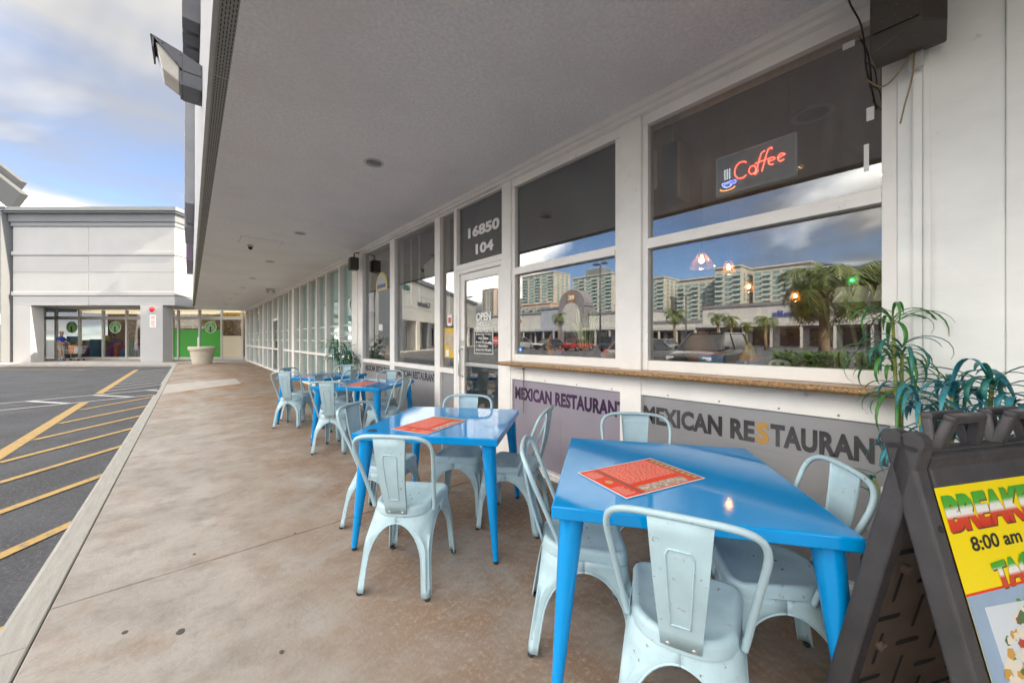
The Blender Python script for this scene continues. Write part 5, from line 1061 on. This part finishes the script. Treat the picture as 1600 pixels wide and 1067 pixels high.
# ------------------------------------------------------------------ across the lot: seen mirrored in the shop windows
mat('tower_cream', (.55, .52, .46), .8, var=.06, vscale=.2); mat('tower_glass', (.20, .32, .34), .12); mat('tower_rail', (.40, .55, .55), .3); mat('tower_pink', (.62, .45, .38), .8)
def tower(label, x, y0, y1, h, m='tower_cream', depth=24, box=None, bays=5, name='apartment_tower'):
    t = thing(name, label, 'building', (x, (y0 + y1) / 2, GZ), group='high-rise towers behind the shops')
    yl, yh = min(y0, y1), max(y0, y1); W2 = yh - yl
    MB().box(x - depth, x, yl, yh, GZ, h).build('wall', m, t)
    fl = MB(); gl_ = MB(); rl = MB(); nf = int(h / 3.1); bw = W2 / bays
    for k in range(1, nf):
        z = k * 3.1
        for b in range(bays):
            a = yl + b * bw + bw * .10; c_ = a + bw * .74
            gl_.box(x, x + .05, a, c_, z + .3, z + 2.5)
            if b % 2 == 0: fl.box(x + .05, x + 1.7, a - .4, c_ + .4, z, z + .22); rl.box(x + 1.6, x + 1.66, a - .4, c_ + .4, z + .22, z + 1.2)
        for b in range(3): gl_.box(x - depth * (.2 + .27 * b) - 2.4, x - depth * (.2 + .27 * b), yl - .05, yl, z + .3, z + 2.3); gl_.box(x - depth * (.2 + .27 * b) - 2.4, x - depth * (.2 + .27 * b), yh, yh + .05, z + .3, z + 2.3)
    gl_.build('windows', 'tower_glass', t, kind='stuff'); fl.build('balcony_slabs', m, t, kind='stuff'); rl.build('balcony_rails', 'tower_rail', t, kind='stuff')
    MB().box(x - depth - .5, x + 1.0, yl - .5, yh + .5, h + .01, h + .9).build('parapet', m, t)
    if box: MB().box(x - depth * .7, x - 3, box[0], box[1], h + .91, box[2]).build('plant_room', 'far_mid', t)
tower('left of two balconied towers mirrored in the left window', -260, 243, 288, 66); tower('right of two towers mirrored in the left window, with a grey plant room on top', -260, 178, 220, 56, box=(190, 207, 63), bays=6)
tower('slim tower mirrored at the left edge of the right window', -260, 133, 145, 47, bays=2); tower('broad cream tower mirrored in the right window behind the palms', -262, 99, 124, 43, bays=5)
tower('stepped glassy tower mirrored in the right window between two broader ones', -250, 79, 94, 46, bays=3); tower('tallest cream tower mirrored at the centre of the right window', -262, 47, 76, 45, bays=6)
tower('pinkish tower mirrored in the glass door', -290, 375, 400, 66, 'tower_pink', bays=3); tower('low cream apartment block mirrored behind the shops in the left window', -235, 225, 262, 33, 'tower_pink', bays=7); tower('broad low block mirrored in the door glass', -300, 330, 374, 50, 'tower_cream', bays=8)
# strip of shops across the lot
mat('mall_white', (.50, .50, .50), .8, var=.05, vscale=.3); mat('mall_grey', (.22, .21, .24), .8); mat('mall_blue', (.35, .38, .46), .8)
def mall(label, x, y0, y1, h, m, sign=None, canopy=3.6, n=6):
    t = thing('strip_mall_shop', label, 'building', (x, (y0 + y1) / 2, GZ), group='shops across the parking lot')
    MB().box(x - 14, x, y0, y1, GZ, h).build('wall', m, t); MB().box(x - 14.2, x + .3, y0 - .1, y1 + .1, h + .01, h + .5).build('coping', 'mall_grey', t); MB().box(x, x + 3.2, y0 + .1, y1 - .1, canopy, canopy + .6).build('canopy', m, t)
    for k in range(n):
        a = y0 + (y1 - y0) * (k + .12) / n; b = y0 + (y1 - y0) * (k + .88) / n; MB().box(x, x + .06, a, b, .1, canopy - .4).build('shop_window', 'dark_window', t)
        MB().box(x + 2.7, x + 3.05, a - .6, a - .25, GZ, canopy - .01).build('column', m, t)
    if sign:
        s_, yc, z, hh, wd, mm = sign
        L_ = absloc(t); M_ = Matrix(((0, 0, 1, x + .08 - L_.x), (1, 0, 0, yc - L_.y), (0, 1, 0, z - L_.z), (0, 0, 0, 1))); text(s_, 1, M_, mm, t, width=wd, height=hh, bold=.03, ext=.08, align='CENTER')
    return t
mat('sign_red', (.5, .04, .05), .5); mat('sign_navy', (.04, .07, .30), .5); mat('sign_yellow', (.6, .45, .05), .5)
mall('white shop with a red sign mirrored in the glass door and left window', -75, 78.2, 125, 9.0, 'mall_white', ('seafood grill', 92, 6.6, 1.0, 9, 'sign_red'), n=9)
mall('blue-grey shop wing beside the arched tower, mirrored in the left window', -74, 70.2, 78, 10.0, 'mall_blue', None, n=2)
mall('white shop mirrored right of the lamp post in the left window', -75, 44, 61, 7.8, 'mall_white', ('PHARMACY', 52, 6.2, .7, 5, 'sign_red'), n=4) if False else mall('white shop mirrored right of the lamp post in the left window', -75, 44, 61, 7.8, 'mall_white', None, n=4)
mall('low pale shop mirrored behind the left palms in the right window', -75, 32.2, 43.8, 4.9, 'mall_white', None, 3.2, n=3)
mall('long white department store with a blue sign mirrored in the right window', -75, 2, 32, 7.6, 'mall_white', ('Marshalls', 16.0, 5.3, 1.15, 7.6, 'sign_navy'), n=7)
mall('white shop at the far right of the mirrored row', -75, -30, 1.8, 6.8, 'mall_white', None, n=6)
ar = thing('arch_tower', 'grey stepped entrance tower with a white arch and round emblem, mirrored in the left window', 'building', (-73, 65.6, GZ))
MB().box(-78, -73, 61.2, 70, GZ, 10.2).build('wall', 'mall_grey', ar)
def xprism(pts, x0, x1):
    n_ = len(pts); q = MB(); q.add([(x0, y, z) for y, z in pts] + [(x1, y, z) for y, z in pts], [tuple(range(n_)), tuple(reversed(range(n_, 2 * n_)))] + [(i, n_ + i, n_ + (i + 1) % n_, (i + 1) % n_) for i in range(n_)]); return q
xprism([(65.6 + 4.6 * math.cos(R(a)), 10.21 + 4.6 * math.sin(R(a))) for a in range(0, 181, 12)], -77, -73.2).build('arch_crown', 'mall_grey', ar); xprism([(62.6, 3.5), (68.6, 3.5)] + [(65.6 + 3.0 * math.cos(R(a)), 8.2 + 3.0 * math.sin(R(a))) for a in range(0, 181, 12)], -73, -72.9).build('arch_face', 'mall_white', ar)
q = MB().lathe([(1.7, 0), (1.7, .25)], 24); q.xf(Matrix.Translation((-73.19, 65.6, 12.6)) @ Matrix.Rotation(R(90), 4, 'Y')); q.build('emblem_disc', mat('emblem_brown', (.30, .18, .10), .6), ar)
L_ = absloc(ar); text('RK', 1, Matrix(((0, 0, 1, -72.9 - L_.x), (1, 0, 0, 65.6 - L_.y), (0, 1, 0, 12.0 - L_.z), (0, 0, 0, 1))), 'letter_white', ar, width=2.2, height=1.2, bold=.03, ext=.05, align='CENTER')
MB().box(-73, -72.9, 63.2, 68.0, 0, 3.2).build('doorway', 'dark_window', ar)
# lamp posts
for i, (x, y, h, lb) in enumerate(((-45, 36, 13.6, 'tall twin-headed lamp post mirrored in the left window'), (-60, 28.8, 9, 'lamp post mirrored among the left palms of the right window'), (-48, 78, 12, 'lamp post mirrored in the door glass'))):
    t = thing('lamp_post', lb, 'street lamp', (x, y, GZ), group='car park lamp posts'); MB().tube([(0, 0, 0), (0, 0, h)], [.16, .10], 10).build('pole', 'charcoal_metal', t, smooth=True, w=False)
    for s_ in (-1, 1): MB().box(-.35, .35, s_ * .35 if s_ > 0 else -1.25, 1.25 if s_ > 0 else -.35, h - .05, h + .25).build('lamp_head', 'charcoal_metal', t, bevel=.03, w=False)
    MB().tube([(0, -.5, h), (0, .5, h)], .05, 6).build('arm', 'charcoal_metal', t, w=False); MB().lathe([(.35, 0), (.35, .7)], 12).build('footing', 'kerb_concrete', t, w=False)
# palms
mat('palm_leaf', (.075, .13, .03), .5, col2=(.16, .20, .06), vscale=2); mat('palm_trunk', (.26, .19, .13), .9, var=.3, vscale=5, bump=.5, bscale=12)
def palm(label, loc, h, rad, n=26, seed=1, nl=16):
    rr = random.Random(seed); t = thing('palm_tree', label, 'palm', loc, group='palms in the parking lot')
    MB().tube([(0, 0, 0), (rr.uniform(-.1, .1), rr.uniform(-.1, .1), h * .5), (0, 0, h)], [.22, .17, .15], 9).build('trunk', 'palm_trunk', t, smooth=True, w=False)
    lf = MB()
    for k in range(n):
        az = k * 2.399 + rr.random() * .4; el = rr.uniform(-.5, 1.25); L2 = rad * rr.uniform(.85, 1.15); p = Vector((0, 0, h - .05)); d = L2 / 9; e = el
        for i in range(9):
            dv = Vector((math.cos(az) * math.cos(e), math.sin(az) * math.cos(e), math.sin(e))); q = p + dv * d; sd = Vector((-math.sin(az), math.cos(az), 0))
            for u in (0.0, .5):
                b = p.lerp(q, u); ll = L2 * .34 * math.sin(min(1, (i + u + 1.2) / 10) * math.pi) * rr.uniform(.8, 1.15) + .05
                for s_ in (-1, 1):
                    tp = b + sd * s_ * ll * .8 + dv * ll * .62 - Vector((0, 0, ll * rr.uniform(.2, .5))); w_ = dv * .045 * rad / 2
                    lf.add([b - w_, b + w_, tp], [(0, 1, 2)])
            lf.add([p - sd * .03, p + sd * .03, q + sd * .02, q - sd * .02], [(0, 1, 2, 3)])
            p = q; e -= .22 + .05 * i * .5
    lf.build('crown', 'palm_leaf', t, w=False)
palm('big bushy palm mirrored at the right of the right window', (-14, 3.0, GZ), 3.7, 2.2, 60, 3); palm('second bushy palm mirrored at the right edge of the right window', (-15.5, 1.1, GZ), 3.9, 2.2, 54, 4)
for i, (x, y, h, r_, lb) in enumerate(((-45, 23.7, 5.0, 2.2, 'leftmost palm mirrored in the right window'), (-55, 21.8, 4.9, 1.9, 'second palm from the left mirrored in the right window'), (-55, 20.0, 4.3, 1.8, 'third palm from the left mirrored in the right window'), (-55, 17.9, 3.6, 1.5, 'short fourth palm mirrored in the right window'), (-50, 14.3, 3.8, 2.0, 'fifth palm mirrored below the blue sign'), (-44, 44, 5.5, 2.0, 'palm mirrored behind the ledge plant in the left window'))): palm(lb, (x, y, GZ), h, r_, 24, 20 + i)
# hedge island
mat('hedge_leaf', (.035, .10, .02), .6, col2=(.09, .18, .04), vscale=3)
isl = MB().prism([(-17, -3), (-12.5, -3), (-12.5, 5), (-17, 5)], GZ - .05, .02); struct('planting_island', isl, 'kerb_concrete')
for i, (y0, y1) in enumerate(((2.2, 4.6), (-.4, 2.0), (-2.8, -.6))):
    t = thing('hedge', ['leafy green hedge mirrored under the big palm', 'leafy green hedge mirrored at the right edge of the right window', 'hedge end standing beyond the right edge of the right window'][i], 'hedge', (-13.6, (y0 + y1) / 2, .02)); rr = random.Random(40 + i); lf = MB()
    for k in range(1800):
        c_ = Vector((rr.uniform(-.5, .5), rr.uniform(-1, 1) * (y1 - y0) / 2, rr.uniform(.02, .85) * (1 - .12 * rr.random()))); a, b = rr.uniform(0, 6.28), rr.uniform(-1, 1); u = Vector((math.cos(a), math.sin(a), b)).normalized() * .11; v = u.cross(Vector((rr.random(), rr.random(), 1))).normalized() * .04; lf.add([c_ - u, c_ + v, c_ + u, c_ - v], [(0, 1, 2, 3)])
    lf.build('foliage', 'hedge_leaf', t, kind='stuff', w=False); MB().tube([(0, -.4, 0), (0, -.4, .5)], .03, 6).tube([(.1, .5, 0), (0, .4, .5)], .03, 6).build('stems', 'palm_trunk', t, w=False)
# parked cars
mat('car_glass', (.02, .025, .03), .08); mat('tyre', (.02, .02, .02), .8); mat('tail_red', (.4, .01, .01), .3); mat('head_clear', (.7, .7, .72), .1)
def car(label, loc, rz_, col, suv, seed):
    nm = 'car_paint_%d' % seed; mat(nm, col, .3, coat=.8, metal=.2); t = thing('parked_car', label, 'car', loc, rz_, 'cars parked across the lot')
    L2, W2, zr = (2.35, .93, 1.72) if suv else (2.3, .89, 1.45)
    def sec(x, pts): return [(x, y, z) for y, z in pts]
    def ring(x, w_, zb, zt, ww=None): return [(x, -w_, zb), (x, -w_ * 1.02, (zb + zt) / 2), (x, -w_ * .94, zt), (x, 0, zt + .03), (x, w_ * .94, zt), (x, w_ * 1.02, (zb + zt) / 2), (x, w_, zb), (x, 0, zb)]
    zh = .98 if suv else .86; zd = 1.0 if suv else .92
    MB().rings([ring(-L2, W2 * .86, .42, .82), ring(-L2 + .12, W2 * .96, .30, zd), ring(-1.2, W2, .26, zd + .02), ring(.6, W2, .26, zh + .04), ring(1.5, W2 * .98, .26, zh), ring(L2 - .15, W2 * .92, .30, zh - .14), ring(L2, W2 * .82, .42, .68)]).build('body', nm, t, smooth=40, bevel=.02, w=False)
    cb = (-L2 + .15, -L2 + .45) if suv else (-1.95, -1.35)
    def cring(x, w_, z): return [(x, -w_, z), (x, w_, z)]
    low = [(cb[0], zd + .01), (1.25, zh + .03)]; up = [(cb[1], zr), (.35, zr)]; wb, wt = W2 * .95, W2 * .76
    q = MB(); q.add([(low[0][0], -wb, low[0][1]), (low[1][0], -wb, low[1][1]), (low[1][0], wb, low[1][1]), (low[0][0], wb, low[0][1]), (up[0][0], -wt, up[0][1]), (up[1][0], -wt, up[1][1]), (up[1][0], wt, up[1][1]), (up[0][0], wt, up[0][1])], [(0, 1, 5, 4), (1, 2, 6, 5), (2, 3, 7, 6), (3, 0, 4, 7), (0, 3, 2, 1), (4, 5, 6, 7)]); q.build('cabin_glass', 'car_glass', t, bevel=.03, w=False)
    MB().box(up[0][0] - .04, up[1][0] + .05, -wt - .02, wt + .02, zr - .03, zr + .04).build('roof', nm, t, bevel=.03, w=False)
    pl = MB()
    for y in (-1, 1):
        for (xa, xb) in ((low[0][0], up[0][0]), (low[1][0], up[1][0]), (-.35, -.30)): pl.bar((xa, y * wb, zd + .02), (xb, y * wt, zr), .06, .06)
    pl.build('pillars', nm, t, w=False)
    for x in (-1.42, 1.42):
        for y in (-1, 1):
            wq = MB().lathe([(.20, -.11), (.33, -.10), (.345, 0), (.33, .10), (.20, .11)], 20); wq.xf(Matrix.Translation((x, y * (W2 - .08), .345)) @ Matrix.Rotation(R(90), 4, 'X')); wh = wq.build('wheel', 'tyre', t, smooth=40, w=False)
            rq = MB().lathe([(.20, -.115), (.20, .115)], 14); rq.xf(Matrix.Translation((x, y * (W2 - .08), .345)) @ Matrix.Rotation(R(90), 4, 'X')); rq.build('rim', 'steel', wh, w=False)
    for y in (-1, 1): MB().box(L2 - .16, L2 - .01, y * .72 - .16, y * .72 + .16, .62, .76).build('headlight', 'head_clear', t, bevel=.02, w=False); MB().box(-L2 - .005, -L2 + .12, y * .72 - .12, y * .72 + .12, .72, .92).build('tail_light', 'tail_red', t, bevel=.02, w=False); MB().box(.85, 1.05, y * (W2 + .1) - .09, y * (W2 + .1) + .09, zh + .06, zh + .2).build('side_mirror', nm, t, bevel=.02, w=False)
cars = [(-12.0, 6.6, 0, (.03, .03, .035), True, 'dark sport utility car mirrored low in the right window'), (-12.2, 9.9, 180, (.12, .13, .15), False, 'grey saloon mirrored left of the dark one in the right window'), (-32, 24.5, 180, (.04, .06, .10), True, 'navy car mirrored beyond the grey saloon'), (-32, 19, 0, (.30, .31, .33), False, 'silver car mirrored under the middle palms'),
        (-32, 30, 180, (.35, .02, .02), False, 'red car mirrored in the left window'), (-32, 35.3, 0, (.05, .05, .06), False, 'black saloon mirrored below the arched tower'), (-32, 41, 180, (.4, .4, .42), True, 'pale car mirrored at the left of the left window'), (-32, 46.2, 0, (.06, .08, .14), False, 'dark blue car mirrored in the door glass'), (-32, 13.5, 0, (.03, .10, .22), False, 'blue car mirrored under the blue sign')]
for i, (x, y, a, c_, suv, lb) in enumerate(cars): car(lb, (x, y, GZ), R(a), c_, suv, i)
